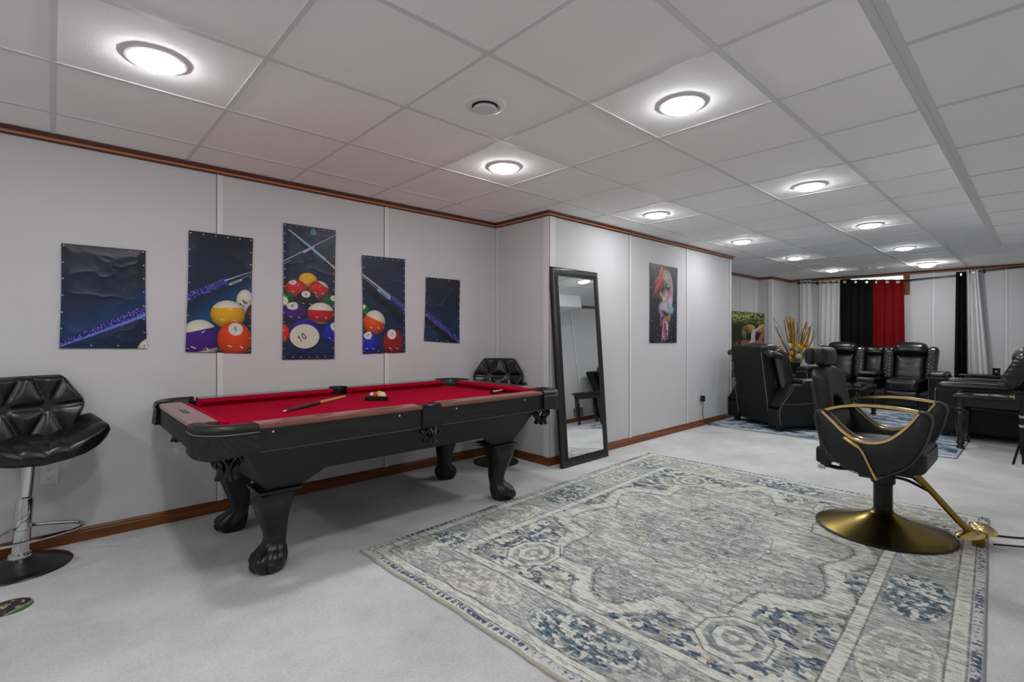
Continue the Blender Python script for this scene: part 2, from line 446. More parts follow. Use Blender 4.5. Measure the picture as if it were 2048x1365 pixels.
MB().lathe([(.02, -.006), (.03, -.018), (.052, -.02), (.056, -.028), (.05, -.033), (.003, -.035)], n=32).build('vent_disc', M_PLASTIC, vt)
v2 = copy_tree(vt); v2.location = (9.75, 1.86, CEIL); v2['label'] = 'white round air vent in the far ceiling above the window'
# ---------------------------------------------------------------- pool table (root on the floor under its middle)
TX, TY = 1.555, 2.972
M_EDGE = mat('apron_edge_highlight', S(74), .4)  # lighter tone paints an edge highlight along the apron's lower lip
pt = thing('pool_table', 'black pool table with red felt, mahogany rails and carved claw legs by the left wall', 'pool table', (TX, TY, 0))
HL, HW, ZT = .975, .515, .76          # pocket centres, rail top height
RW = .13                                # pocket centre to outer face
OXX, OYY = HL + RW, HW + RW
MB().box(-HL - .02, HL + .02, -HW - .02, HW + .02, .672, .712).build('playing_bed', M_FELT, pt)
gap, sg = .085, .062
def rail(x0, x1, y, s):   # long rail outer face at y*s
    m = MB()
    P = [(y - .105, ZT - .002), (y - .105, ZT - .022), (y - .004, ZT - .026), (y + .006, ZT - .018), (y + .004, ZT - .004), (y - .008, ZT)]
    L = [[(x, q * s, z) for q, z in P] for x in (x0, x0 + .004, x1 - .004, x1)]
    return m.loft(L)
def railx(y0, y1, x, s):
    P = [(x - .105, ZT - .002), (x - .105, ZT - .022), (x - .004, ZT - .026), (x + .006, ZT - .018), (x + .004, ZT - .004), (x - .008, ZT)]
    return MB().loft([[(q * s, yy, z) for q, z in P] for yy in (y0, y1)])
def cush(x0, x1, y, s):   # nose towards bed
    P = [(y - .103, ZT - .004), (y - .103, .7125), (y - .125, .7125), (y - .152, ZT - .022), (y - .148, ZT - .012)]
    return MB().loft([[(x0 + (0 if i < 3 else .03), q * s, z) for i, (q, z) in enumerate(P)], [(x1 - (0 if i < 3 else .03), q * s, z) for i, (q, z) in enumerate(P)]])
def cushx(y0, y1, x, s):
    P = [(x - .103, ZT - .004), (x - .103, .7125), (x - .125, .7125), (x - .152, ZT - .022), (x - .148, ZT - .012)]
    return MB().loft([[(q * s, y0 + (0 if i < 3 else .03), z) for i, (q, z) in enumerate(P)], [(q * s, y1 - (0 if i < 3 else .03), z) for i, (q, z) in enumerate(P)]])
for s in (-1, 1):
    for a, b in ((-HL + gap, -sg), (sg, HL - gap)):
        rail(a, b, OYY, s).build('side_rail', M_RAIL, pt)
        cush(a - .015, b + .01, OYY, s).build('cushion', M_FELTSIDE, pt)
    e = railx(-HW + gap, HW - gap, OXX, s).build('end_rail', M_RAIL, pt)
    cushx(-HW + gap - .01, HW - gap + .01, OXX, s).build('cushion', M_FELTSIDE, pt)
    if s < 0:
        m = MB().box(-OXX + .035, -OXX + .06, -.07, .07, ZT - .001, ZT + .0006)
        m.cur = 1
        for q in range(5): m.box(-OXX + .041, -OXX + .054, -.05 + q * .021, -.038 + q * .021, ZT, ZT + .001)
        m.build('name_plate', [mat('plate_dark', S(70, 52, 48), .4), M_STEEL], e)
    # aprons: long sides with white rail sights as tiny dots
    m = MB().box(-HL + .05, HL - .05, s * (OYY - .03), s * (OYY - .004), .635, ZT - .022)
    m.cur = 1
    for x in ((-.832, -.2, .174, .727) if s < 0 else (-.727, -.174, .2, .832)):
        m.box(x - .004, x + .004, s * (OYY - .004), s * (OYY - .0025), ZT - .045, ZT - .037)
    m.cur = 2; m.box(-HL + .05, HL - .05, s * (OYY - .006), s * (OYY - .002), .634, .6385)
    m.build('side_apron', [M_BLACKWOOD, M_PLASTIC, M_EDGE], pt)
    MB().box(s * (OXX - .03), s * (OXX - .004), -HW + .05, HW - .05, .635, ZT - .022).build('end_apron', M_CABINET, pt)
    MB().box(-.062, .062, s * (OYY - .02), s * (OYY + .008), .632, ZT - .012).build('side_pocket_skirt', M_BLACKWOOD, pt)
# corner castings
def corner_path(R=.125, ext=.075, n=14):
    """(x,y) offsets from a corner pocket centre, outward corner at (-,-)"""
    pts = [(-RW - .006, ext), (-RW - .006, ext * .5)]
    for i in range(n + 1):
        a = pi + (pi / 2) * i / n
        pts.append((-.0 + (RW + .006) * cos(a), (RW + .006) * sin(a)))
    return pts + [(ext * .5, -RW - .006), (ext, -RW - .006)]
CP = corner_path(); NCP = len(CP)
def casting(sx, sy):
    def at(u, v, off):
        t = u * (NCP - 1); i = min(int(t), NCP - 2); q = t - i
        x = lerp(CP[i][0], CP[i + 1][0], q); y = lerp(CP[i][1], CP[i + 1][1], q)
        L = sqrt(x * x + y * y); z = lerp(.622, ZT - .024, v) + .018 * (1 - v) * abs(2 * u - 1)
        carve = .0036 * sin(70 * (u + .12 * (v * 2 - 1) * (1 if u > .5 else -1))) * min(1, 6 * (1 - v), 8 * v) if off > 0 else 0
        fl = off + .012 * (1 - v) * (1 if off > 0 else .3) + carve
        return (sx * (HL - (x + x / L * fl)), sy * (HW - (y + y / L * fl)), z)
    m = MB(); nu, nv = 90, 12
    m.grid(lambda u, v: at(u, v, .004), nu, nv); m.grid(lambda u, v: at(1 - u, v, -.012), nu, nv)
    m.grid(lambda u, v: at(u, 0, lerp(-.012, .004, v)), nu, 2); m.grid(lambda u, v: at(u, 1, lerp(.004, -.012, v)), nu, 2)
    m.grid(lambda u, v: at(0, v, lerp(-.012, .004, u)), 2, nv); m.grid(lambda u, v: at(1, v, lerp(.004, -.012, u)), 2, nv)
    c = m.build('corner_casting', M_BLACKWOOD, pt, smooth=50)
    m = MB()
    def top(i, r, z):
        x, y = CP[i]; L = sqrt(x * x + y * y); return (sx * (HL - x / L * r * (L / RW)), sy * (HW - y / L * r * (L / RW)), z)
    L = []
    for r, z in ((.137, ZT - .03), (.141, ZT - .018), (.136, ZT - .002), (.118, ZT + .006), (.085, ZT + .005), (.07, ZT - .005), (.068, .70), (.075, .70)):
        L.append([top(i, r, z) for i in range(NCP)])
    m.add([p for l in L for p in l], [(a * NCP + j, a * NCP + j + 1, (a + 1) * NCP + j + 1, (a + 1) * NCP + j) for a in range(len(L) - 1) for j in range(NCP - 1)]
          + [tuple(a * NCP for a in range(len(L))), tuple(a * NCP + NCP - 1 for a in range(len(L)))])
    m.build('pocket_cap', M_RUBBER, c, smooth=60)
    MB().tube([top(i, .1425, ZT - .031) for i in range(NCP)], .0022, 6).build('cap_piping', M_THREAD, c)
    MB().lathe([(.003, .7128), (.058, .7128), (.058, .714), (.003, .714)], c=(sx * HL, sy * HW, 0), n=20).build('pocket_hole', M_CURTBLACK, c)
    return c
def net(cx, cy, z0, h, r=.05):
    m = MB()
    for q in range(6):      # a basket of leather loops under the pocket
        a0 = q * pi / 3
        m.tube(spline([(cx + r * 1.0 * cos(a0), cy + r * sin(a0), z0), (cx + r * 1.15 * cos(a0 + .35), cy + r * 1.15 * sin(a0 + .35), z0 - h * .35), (cx + r * .6 * cos(a0 + .7), cy + r * .6 * sin(a0 + .7), z0 - h * .68), (cx + r * .8 * cos(a0 + .7), cy + r * .8 * sin(a0 + .7), z0 - h)], 4), .011, 6, flat=.7)
        m.tube(spline([(cx + r * 1.0 * cos(a0 + .9), cy + r * sin(a0 + .9), z0), (cx + r * 1.15 * cos(a0 + .5), cy + r * 1.15 * sin(a0 + .5), z0 - h * .35), (cx + r * .6 * cos(a0 + .2), cy + r * .6 * sin(a0 + .2), z0 - h * .68), (cx + r * .85 * cos(a0), cy + r * .85 * sin(a0), z0 - h)], 4), .010, 6, flat=.7)
    m.lathe([(r * .55, -.006), (r * .66, 0), (r * .55, .006)], c=(cx, cy, z0 - h * .68), n=14)
    return m.build('pocket_net', M_BLACKLACQ, pt, smooth=60)
for sx in (-1, 1):
    for sy in (-1, 1):
        casting(sx, sy); net(sx * (HL + .015), sy * (HW + .02), .632, .115)
for sy in (-1, 1):
    m = MB(); L = []
    y0 = OYY
    for r, z in ((.062, ZT - .012), (.064, ZT - .002), (.056, ZT + .006), (.044, ZT + .004), (.04, ZT - .01), (.04, .70)):
        L.append([(r * cos(a) * 1.05, sy * (y0 - .062 + r * sin(a) * 1.18), z) for a in (pi * q / 12 - .15 + .3 * q / 12 * 0 for q in range(13))])
    m.add([p for l in L for p in l], [(a * 13 + j, a * 13 + j + 1, (a + 1) * 13 + j + 1, (a + 1) * 13 + j) for a in range(5) for j in range(12)])
    c = m.build('side_pocket_cap', M_RUBBER, pt, smooth=60)
    MB().lathe([(.003, .7128), (.05, .7128), (.05, .714), (.003, .714)], c=(0, sy * (HW + .03), 0), n=20).build('pocket_hole', M_CURTBLACK, c)
    net(0, sy * (OYY - .02), .632, .085, .045)
# tapered cabinet with the arched lower edge
m = MB()
def cab(zt, d):   # corner half sizes at a height
    return lerp(.80, .925, (zt - .40) / .235) - d, lerp(.44, .56, (zt - .40) / .235) - d
bot = [(-1, .40), (-.80, .40), (-.66, .475), (.66, .475), (.80, .40), (1, .40)]
for s in (-1, 1):
    for d, rev in ((0, 0), (.02, 1)):
        vs = []
        for q, z in bot:
            a, b = cab(z, d); a0, b0 = cab(.40, d); vs.append((q * a0 if abs(q) < 1 else q * a, s * b, z))
        for q, z in bot:
            a, b = cab(.637, d); vs.append((q * a, s * b, .637))
        m.add(vs, [(i, i + 1, i + 7, i + 6) for i in range(5)])
        vs = []
        for q in (-1, 1):
            for z in (.40, .637): a, b = cab(z, d); vs.append((s * a, q * b, z))
        m.add(vs, [(0, 1, 3, 2)])
    vs = []
    for q, z in bot:
        for d in (0, .02):
            a, b = cab(z, d); a0, b0 = cab(.40, 0); vs.append((q * a0, s * b, z))
    m.add(vs, [(2 * i, 2 * i + 1, 2 * i + 3, 2 * i + 2) for i in range(5)])
m.box(-.78, .78, -.42, .42, .50, .515)
m.build('cabinet', M_CABINET, pt, smooth=20)
# carved cabriole legs with claw feet
def sqloop(cx, cy, z, r, sq, n=40, claw=0, groove=0):
    out = []
    for i in range(n):
        a = 2 * pi * i / n; c, s_ = cos(a), sin(a)
        k = 1 / (abs(c) ** sq + abs(s_) ** sq) ** (1 / sq)
        k *= 1 - groove * max(0, cos(12 * a)) ** 2
        k *= 1 + claw * (abs(cos(2.5 * (a))) - .6)
        out.append((cx + r * k * c, cy + r * k * s_, z))
    return out
LEGP = [(.385, .086, .004, 4, 0, 0), (.37, .092, .008, 4, 0, .04), (.345, .092, .012, 3.6, 0, .07), (.31, .084, .014, 3.4, 0, .08), (.27, .073, .012, 3.2, 0, .07), (.22, .062, .006, 3, 0, .04),
        (.18, .055, 0, 2.8, 0, .02), (.145, .051, -.002, 2.5, 0, 0), (.118, .053, .004, 2.4, .05, 0), (.095, .066, .016, 2.3, .14, 0), (.075, .078, .026, 2.3, .2, 0), (.055, .083, .031, 2.3, .22, 0), (.035, .08, .031, 2.3, .16, 0), (.012, .07, .028, 2.3, .08, 0), (0, .064, .027, 2.3, 0, 0)]
for sx in (-1, 1):
    for sy in (-1, 1):
        cx, cy = sx * .735, -.037 + sy * .315
        m = MB().loft([sqloop(cx + sx * d * 1.2, cy + sy * d * .9, z, r, sq, claw=cl, groove=g) for z, r, d, sq, cl, g in LEGP])
        lg = m.build('leg', M_BLACKLACQ, pt, smooth=50)
        MB().rbox((cx, cy, .392), (.205, .205, .018), .006).build('leg_plate', M_BLACKLACQ, lg)
        m = MB()   # three toes with nails on the claw foot
        for t in (-.75, 0, .75):
            a = math.atan2(sy, sx) + t
            m.sphere((cx + sx * .036 + .06 * cos(a), cy + sy * .028 + .06 * sin(a), .034), .029, 14, 9, (1.1, 1.1, 1.05))
        m.xf(lambda v: v if v.z > .001 else Vector((v.x, v.y, .001)))
        m.build('claw', M_BLACKLACQ, lg, smooth=60)
# cue, rack, balls, short butt
def at_bed(x, y, z=.7125): return (x, y, z)
def cuestick(name, label, a, b, prof, mats, group=None):
    """prof: list of (t, radius, material index); lies along its own x axis"""
    A, B = Vector(a), Vector(b); L = (B - A).length; d = (B - A)
    m = MB()
    for (t0, r0, mi), (t1, r1, _) in zip(prof, prof[1:]):
        m.cur = mi; m.tube([(t0 * L, 0, 0), (t1 * L, 0, 0)], [r0, r1], 12)
    o = m.build(name, mats, None); o.location = A; o.rotation_euler = (0, math.atan2(-d.z, sqrt(d.x ** 2 + d.y ** 2)), math.atan2(d.y, d.x))
    return tag(o, label, 'cue', group)
M_CUEWOOD = mat('maple_cue', S(206, 146, 92), .3, vary=(20, .15), stretch=(.1, 3, 3))
M_CUEDARK = mat('dark_cue_butt', S(56, 30, 28), .28)
cuestick('cue_stick', 'short two-tone wooden cue lying on the near half of the red felt', (.945, 2.872, .7245), (1.50, 3.31, .7205),
         [(0, .004, 2), (.03, .006, 0), (.3, .0125, 0), (.52, .0115, 1), (.97, .0085, 1), (1, .007, 1)], [M_CUEDARK, M_CUEWOOD, M_PLASTIC])
cuestick('cue_butt', 'short grey metal cue extension lying at the far right end of the felt', (2.362, 2.762, .7255), (2.585, 2.812, .7255),
         [(0, .013, 1), (.06, .0135, 0), (.94, .012, 0), (1, .011, 1)], [M_STEEL, M_BLACKPLASTIC])
R_ = .0286
rk = Vector((1.60, 3.03)); ra = math.atan2(-.114, .123)      # front side runs towards the right and the viewer
def tri_loop(rad, cr, z, base=pi / 2):
    out = []
    for q in range(3):
        a = ra + base + q * 2 * pi / 3
        c = Vector((rk.x + (rad - 2 * cr) * cos(a), rk.y + (rad - 2 * cr) * sin(a)))
        for i in range(5):
            b = a - pi / 3 + (2 * pi / 3) * i / 4; out.append((c.x + cr * cos(b), c.y + cr * sin(b), z))
    return out
Z0 = .7128
m = MB().loft([tri_loop(.105, .018, Z0), tri_loop(.105, .018, Z0 + .026), tri_loop(.098, .016, Z0 + .03), tri_loop(.09, .013, Z0 + .026), tri_loop(.09, .013, Z0)], cap=False)
tag(m.build('ball_rack', M_BLACKPLASTIC, None), 'small black triangle rack holding three balls on the red felt', 'ball rack')
def ball(name, label, a, col, spot=None):
    c = (rk.x + .0335 * cos(a), rk.y + .0335 * sin(a), Z0 + R_ + .0002)
    o = MB().sphere((0, 0, 0), R_, 24, 16).build(name, mat(name.replace('.', '_') + '_' + label.split()[0], col, .12, coat=.5), None, smooth=80)
    o.location = c
    if spot:
        s = MB().lathe([(.011, 0), (.0112, -.0022), (.009, .0004), (.003, .0006)], n=16); s2 = s.build('number_spot', M_PLASTIC, o); s2.location = (-R_ * .62, -R_ * .55, R_ * .545)
        s2.rotation_euler = Vector((-.62, -.55, .545)).to_track_quat('Z', 'Y').to_euler()
    return tag(o, label, 'billiard ball', 'balls in the rack')
ball('billiard_ball', 'red ball at the left of the small black rack', ra + pi / 2 + 2 * pi / 3, S(214, 32, 14), True)
ball('billiard_ball', 'cream white ball at the right of the small black rack', ra + pi / 2 - 2 * pi / 3, S(226, 214, 170))
ball('billiard_ball', 'yellow ball at the back corner of the small black rack', ra + pi / 2, S(236, 168, 30))
# ---------------------------------------------------------------- bar stools
def seg_d(p, a, b):
    ax, ay = a; bx, by = b; dx, dy = bx - ax, by - ay
    t = max(0, min(1, ((p[0] - ax) * dx + (p[1] - ay) * dy) / (dx * dx + dy * dy)))
    return sqrt((p[0] - ax - t * dx) ** 2 + (p[1] - ay - t * dy) ** 2)
def stool(label, loc, rz, lean=0.0, bh=.35):
    t = thing('bar_stool', label, 'bar stool', loc, rz, 'black tufted swivel bar stools')
    MB().lathe([(.19, .001), (.203, .004), (.2, .008), (.16, .02), (.1, .034), (.055, .05), (.04, .058), (.003, .06)], n=48).build('base', M_STOOLBASE, t, smooth=60)
    sh = lambda v: Vector((v.x + lean * v.z * cos(-rz), v.y + lean * v.z * sin(-rz), v.z))
    MB().lathe([(.045, .052), (.047, .06), (.042, .074), (.036, .078)], n=32, mod=lambda a, z: 1 + .02 * sin(16 * a)).xf(sh).build('base_collar', M_CHROME, t)
    c = MB().lathe([(.034, .07), (.034, .19), (.0355, .192), (.0355, .20), (.034, .202), (.034, .33), (.031, .335), (.031, .345), (.027, .35), (.027, .545), (.05, .548), (.05, .556)], n=32).xf(sh)
    c.build('column', M_CHROME, t)
    fr = [(.045, .06, .2), (.15, .15, .2), (.25, .165, .2), (.3, .1, .2), (.31, 0, .2), (.3, -.1, .2), (.25, -.165, .2), (.15, -.15, .2), (.045, -.06, .2)]
    MB().tube(spline([(.0, .034, .2)] + [(x * .85 + .0, y, z) for x, y, z in fr[1:-1]] + [(0, -.034, .2)], 6), .0085, 8).xf(sh).build('footrest_ring', M_CHROME, t)
    MB().tube([(.0, -.03, .535), (-.03, -.14, .525), (-.03, -.2, .52)], .006, 8).xf(sh).build('lift_lever', M_CHROME, t)
    # tufted back: hexagonal outline, seams meet in two stars
    W_ = .245
    hw = lambda v: pw(v, [(0, .70), (.56, 1.0), (1, .60)]) * W_ * (1 - .10 * max(0, (v - .9) / .1) ** 3) * (1 - .035 * math.exp(-((v - .56) / .05) ** 2))
    star = lambda s: (s * .36 * W_, .53 * bh)
    SE = []
    for s in (-1, 1):
        p = star(s)
        for q in ((s * .09 * W_, bh), (s * .62 * W_, bh), (s * W_, .56 * bh), (s * .70 * W_, 0), (0, 0), (-s * .36 * W_, .53 * bh)): SE.append((p, q))
    POLY = [(-.7 * W_, 0), (.7 * W_, 0), (W_, .56 * bh), (.6 * W_, bh), (-.6 * W_, bh), (-W_, .56 * bh)]
    EDG = [(POLY[i], POLY[(i + 1) % 6]) for i in range(6)]
    def back(u, v, front):
        uu = 2 * u - 1; y = uu * hw(v); zz = v * bh
        de = min(min(seg_d((y, zz), a, b) for a, b in EDG), (1 - abs(uu)) * hw(v))
        th = .030 * sqrt(max(0, 1 - (1 - min(de / .028, 1)) ** 2))
        ds = max(0, -.010 * math.log(sum(math.exp(-seg_d((y, zz), a, b) / .010) for a, b in SE)))
        tf = .026 * (1 - math.exp(-ds / .02)) if front else 0
        x = -.105 - .055 * v + .75 * y * y + (th * .5 + tf * min(1, de / .02) if front else -th)
        return (x, y, .585 + zz)
    m = MB(); n1, n2 = 72, 44
    m.grid(lambda u, v: back(u, v, True), n1, n2); m.grid(lambda u, v: back(1 - u, v, False), n1, n2)
    m.xf(sh); m.build('backrest', M_BLACKLEATHER, t, smooth=70)
    # seat: shallow hexagon with raised side wings
    SS = [((-.2, .09), (.02, .10)), ((.02, .1), (.2, .1)), ((.02, .1), (.08, .27)), ((-.2, -.09), (.02, -.10)), ((.02, -.1), (.2, -.1)), ((.02, -.1), (.08, -.27)), ((.02, .1), (.02, -.1)), ((.02, .10), (-.16, .2)), ((.02, -.10), (-.16, -.2)), ((.02, .1), (.2, 0)), ((.02, -.1), (.2, 0))]
    def seat(u, v, top):
        yy = 2 * u - 1; xx = lerp(-.125, .205, v)
        w = pw(v, [(0, .19), (.1, .25), (.2, .275), (.8, .282), (.9, .24), (1, .13)])
        y = yy * w; ay = abs(y)
        rise = (.03 + .075 * (1 - v)) * max(0, (ay - .09) / .18) ** 1.3
        droop = -.06 * max(0, (v - .62) / .38) ** 2 * (1 - .4 * min(1, ay / .2))
        de = min((1 - abs(yy)) * w, (v) * .4, (1 - v) * .4)
        e = sqrt(max(0, 1 - (1 - min(de / .03, 1)) ** 2))
        ds = max(0, -.008 * math.log(sum(math.exp(-seg_d((xx, y), a, b) / .008) for a, b in SS)))
        z = .60 + rise + droop
        return (xx - .02, y, z + (.028 * e + .012 * (1 - math.exp(-ds / .018)) * e if top else -.036 * e))
    m = MB(); m.grid(lambda u, v: seat(u, v, True), 64, 44); m.grid(lambda u, v: seat(1 - u, v, False), 64, 44)
    m.xf(sh); m.build('seat', M_BLACKLEATHER, t, smooth=70)
    return t
stool('black tufted swivel bar stool standing alone at the left edge by the outlet', (-.115, 3.436, 0), radians(-72), lean=.075)
stool('black tufted swivel bar stool in the corner behind the pool table', (2.942, 3.372, 0), radians(-143), bh=.345)

# ---------------------------------------------------------------- leaning mirror
mw, mh = .66, 1.75
mr = thing('floor_mirror', 'tall black framed mirror leaning on the wall right of the pool table', 'mirror', (3.527, 2.80, 0))
mr.rotation_euler = (math.atan2(-.133, 1.745), 0, 0)
Pf = [(0, 0), (0, .026), (.008, .034), (.03, .036), (.052, .026), (.062, .022), (.07, .03), (.08, .03), (.088, .014), (.088, 0)]
def frame_loop(ins, dep):
    x0, x1, z0, z1 = -mw / 2 + ins, mw / 2 - ins, ins, mh - ins
    return [(x0, .034 - dep, z0), (x1, .034 - dep, z0), (x1, .034 - dep, z1), (x0, .034 - dep, z1)]
lo = [frame_loop(a, b) for a, b in Pf]; lo.append(lo[0])
MB().loft(lo, cap=False).build('frame', M_FRAME, mr, smooth=40)
gmi = MB().box(-mw / 2 + .08, mw / 2 - .08, .0, .004, .08, mh - .08)
g_ = gmi.build('mirror_glass', M_MIRROR, mr, smooth=0)
MB().box(-mw / 2 + .01, mw / 2 - .01, .026, .033, .01, mh - .01).build('backing_board', M_CURTBLACK, mr)
# ---------------------------------------------------------------- wall outlets, plug, cords
def outlet(label, x, y, z):
    t = thing('wall_outlet', label, 'wall outlet', (x, y, z), 0, 'white wall outlets')
    MB().rbox((0, -.003, 0), (.074, .006, .118), .0028).build('cover_plate', M_PLASTIC, t)
    for s in (-1, 1):
        sk = MB().lathe([(.003, .0), (.016, .0), (.0175, -.0015), (.0175, -.004)], n=24).xf(lambda v: Vector((v.x, -.0065 - .001 - v.z * .2, v.y * .85 + s * .024))).build('socket', M_PLASTIC, t)
        m = MB(); m.box(-.0075, -.0055, -.0083, -.0077, s * .024 - .001, s * .024 + .007); m.box(.0055, .0075, -.0083, -.0077, s * .024 - .001, s * .024 + .006)
        m.box(-.0022, .0022, -.0083, -.0077, s * .024 - .0085, s * .024 - .0045)
        m.build('slots', M_BLACKPLASTIC, sk)
    return t
outlet('white double wall outlet behind the left bar stool pole', -.003, YL, .40)
outlet('white double wall outlet with a black charger near the recliner', 5.905, YM, .385)
ad = thing('plug_adapter', 'black power adapter plugged into the outlet on the mirror wall', 'power adapter', (5.985, YM - .010, .345))
MB().rbox((0, -.022, 0), (.05, .04, .075), .008).build('adapter_body', M_BLACKPLASTIC, ad)
MB().tube(spline([(0, -.02, -.036), (.01, -.02, -.12), (-.01, -.025, -.2), (.04, -.03, -.28), (.1, -.05, -.334), (.28, -.12, -.338), (.42, -.28, -.338), (.60, -.34, -.330), (.75, -.42, -.330)], 8), .004, 6).build('cord', M_BLACKPLASTIC, ad)
# floor register low on the right wall (seen in the mirror)
t = thing('wall_register', 'white slatted air register low on the right wall, seen in the mirror', 'air register', (7.28, YR, .17))
MB().rbox((0, .005, 0), (.32, .01, .19), .004).build('register_frame', M_PLASTIC, t)
m = MB()
for i in range(9): m.box(-.14, .14, .01, .014, -.075 + i * .0185, -.065 + i * .0185)
m.build('louvres', M_STEEL, t)
# ---------------------------------------------------------------- printed sheets: a fine grid whose ink colour is computed per point
def _hash(ix, iy, s):
    n = np.sin(ix * 127.1 + iy * 311.7 + s * 74.7) * 43758.5453
    return n - np.floor(n)
def vnoise(x, y, s=0):
    ix, iy = np.floor(x), np.floor(y); fx, fy = x - ix, y - iy
    fx = fx * fx * (3 - 2 * fx); fy = fy * fy * (3 - 2 * fy)
    a, b, c, d = _hash(ix, iy, s), _hash(ix + 1, iy, s), _hash(ix, iy + 1, s), _hash(ix + 1, iy + 1, s)
    return (a * (1 - fx) + b * fx) * (1 - fy) + (c * (1 - fx) + d * fx) * fy
def fbm(x, y, o=4, s=0):
    t = 0; w = .5
    for i in range(o): t = t + w * vnoise(x * 2 ** i, y * 2 ** i, s + i); w *= .5
    return t / (1 - .5 ** o)
def sm(a, b, x):
    t = np.clip((x - a) / (b - a), 0, 1); return t * t * (3 - 2 * t)
def C3(*c): return np.array(S(*c)[:3])
class Ink:
    def __init__(s, U, V, w, h):
        s.U, s.V, s.X, s.Y, s.w, s.h = U, V, U * w, V * h, w, h   # V runs downwards
        s.c = np.zeros(U.shape + (3,))
    def over(s, a, col):
        col = np.asarray(col); a = np.clip(a, 0, 1)[..., None]; s.c = s.c * (1 - a) + col * a
    def line(s, p, q, r0, r1, col, soft=.0015):
        (ax, ay), (bx, by) = (p[0] * s.w, p[1] * s.h), (q[0] * s.w, q[1] * s.h)
        dx, dy = bx - ax, by - ay; L2 = dx * dx + dy * dy
        t = ((s.X - ax) * dx + (s.Y - ay) * dy) / L2; tc = np.clip(t, 0, 1)
        d = np.hypot(s.X - ax - tc * dx, s.Y - ay - tc * dy); r = r0 + (r1 - r0) * tc
        side = ((s.X - ax) * dy - (s.Y - ay) * dx) / math.sqrt(L2)
        a = sm(r + soft, r - soft, d)
        if col is not None: s.over(a, col)
        return a, t, side / np.maximum(r, 1e-4)
    def ell(s, u, v, rx, ry, col, rot=0, soft=.0015):
        x = s.X - u * s.w; y = s.Y - v * s.h; c, k = cos(rot), sin(rot)
        x, y = x * c + y * k, -x * k + y * c
        d = np.sqrt((x / rx) ** 2 + (y / ry) ** 2); m = min(rx, ry)
        a = sm(1 + soft / m, 1 - soft / m, d)
        if col is not None: s.over(a, col)
        return a, x / rx, y / ry
    def ball(s, u, v, rx, ry, col, stripe=None, spot=None, num=None, seed=0, numrot=-.5, spotcol=(225, 224, 214)):
        a, x, y = s.ell(u, v, rx, ry, None)
        z = np.sqrt(np.clip(1 - x * x - y * y, 0, 1)); base = np.ones(s.c.shape) * C3(*col)
        if stripe:    # white caps above and below a coloured band: (angle, upper, lower)
            an, up, lo = stripe; q = x * sin(an) + y * cos(an)
            w = np.clip(sm(up + .03, up - .03, q) + sm(lo - .03, lo + .03, q), 0, 1)[..., None]
            base = base * (1 - w) + C3(226, 224, 205) * w
        shade = .22 + .95 * np.clip(z * .7 - y * .35 - x * .1 + .05, 0, 1)
        col_ = base * shade[..., None]
        s.over(a, col_)
        if spot:
            su, sv, sr = spot
            sx, sy = u + su * rx / s.w, v + sv * ry / s.h
            e, _, _ = s.ell(sx, sy, rx * sr, ry * sr * .85, None); e = e * a
            s.over(e, C3(*spotcol) * .95)
            if num: s.digits(num, sx, sy, rx * sr * .62, numrot, a)
        for gx, gy, gl, gr in ((.15, -.40, .10, .5), (-.30, .38, .16, -.3), (.38, .42, .13, -.6)):
            d = np.abs((x - gx) * sin(gr) + (y - gy) * cos(gr) + .6 * (x - gx) ** 2); tt = (x - gx) * cos(gr) - (y - gy) * sin(gr)
            s.over(a * sm(.035, .01, d) * sm(gl, gl * .6, np.abs(tt)) * .9, C3(245, 240, 235))
    STR = {'0': [[(.5, 0), (.15, .25), (.15, .75), (.5, 1), (.85, .75), (.85, .25), (.5, 0)]], '1': [[(.3, .2), (.55, 0), (.55, 1)]], '2': [[(.15, .25), (.4, 0), (.75, .1), (.8, .35), (.15, 1), (.85, 1)]],
           '3': [[(.15, .05), (.8, .05), (.45, .4), (.8, .6), (.75, .9), (.4, 1), (.12, .85)]], '4': [[(.65, 1), (.65, 0), (.1, .7), (.9, .7)]], '5': [[(.8, 0), (.25, 0), (.2, .45), (.6, .4), (.82, .65), (.65, .95), (.15, .95)]],
           '6': [[(.75, .05), (.3, .4), (.2, .75), (.5, 1), (.8, .75), (.5, .5), (.22, .68)]], '7': [[(.15, 0), (.85, 0), (.4, 1)]], '8': [[(.5, .46), (.2, .25), (.5, 0), (.8, .25), (.5, .46), (.15, .74), (.5, 1), (.85, .74), (.5, .46)]], '9': [[(.78, .3), (.5, .5), (.2, .25), (.5, 0), (.8, .25), (.7, .7), (.3, 1)]]}
    def digits(s, txt, u, v, hgt, rot, mask):
        c, k = cos(rot), sin(rot); n = len(txt); w = hgt * .62
        for i, ch in enumerate(txt):
            for st in s.STR[ch]:
                pts = []
                for px, py in st:
                    x = (i - (n - 1) / 2) * w * 1.25 + (px - .5) * w; y = (py - .5) * hgt
                    pts.append(((u * s.w + x * c - y * k) / s.w, (v * s.h + x * k + y * c) / s.h))
                for p, q in zip(pts, pts[1:]):
                    a, _, _ = s.line(p, q, hgt * .075, hgt * .075, None, .0012); s.over(a * mask, C3(22, 22, 26))
    def navy(s, seed):
        n = fbm(s.X * 5, s.Y * 5, 4, seed); g = s.V
        top, bot = C3(22, 22, 42), C3(12, 40, 76)
        s.c[:] = top * (1 - g[..., None]) + bot * g[..., None]
        s.c *= (.65 + .7 * n)[..., None]
    def cue(s, p, q, r0, r1, glow=True):
        a, t, sd = s.line(p, q, r0, r1, None)
        gl = fbm(s.X * 260, s.Y * 260, 2, 5)
        col = C3(36, 24, 150) * (.35 + 1.5 * np.clip(gl - .3, 0, 1))[..., None]
        col = col * (1.15 - .55 * np.abs(sd))[..., None]
        s.over(a, col)
        s.over(a * sm(.62, .70, gl) * .8, C3(150, 150, 245))
        return a, t, sd
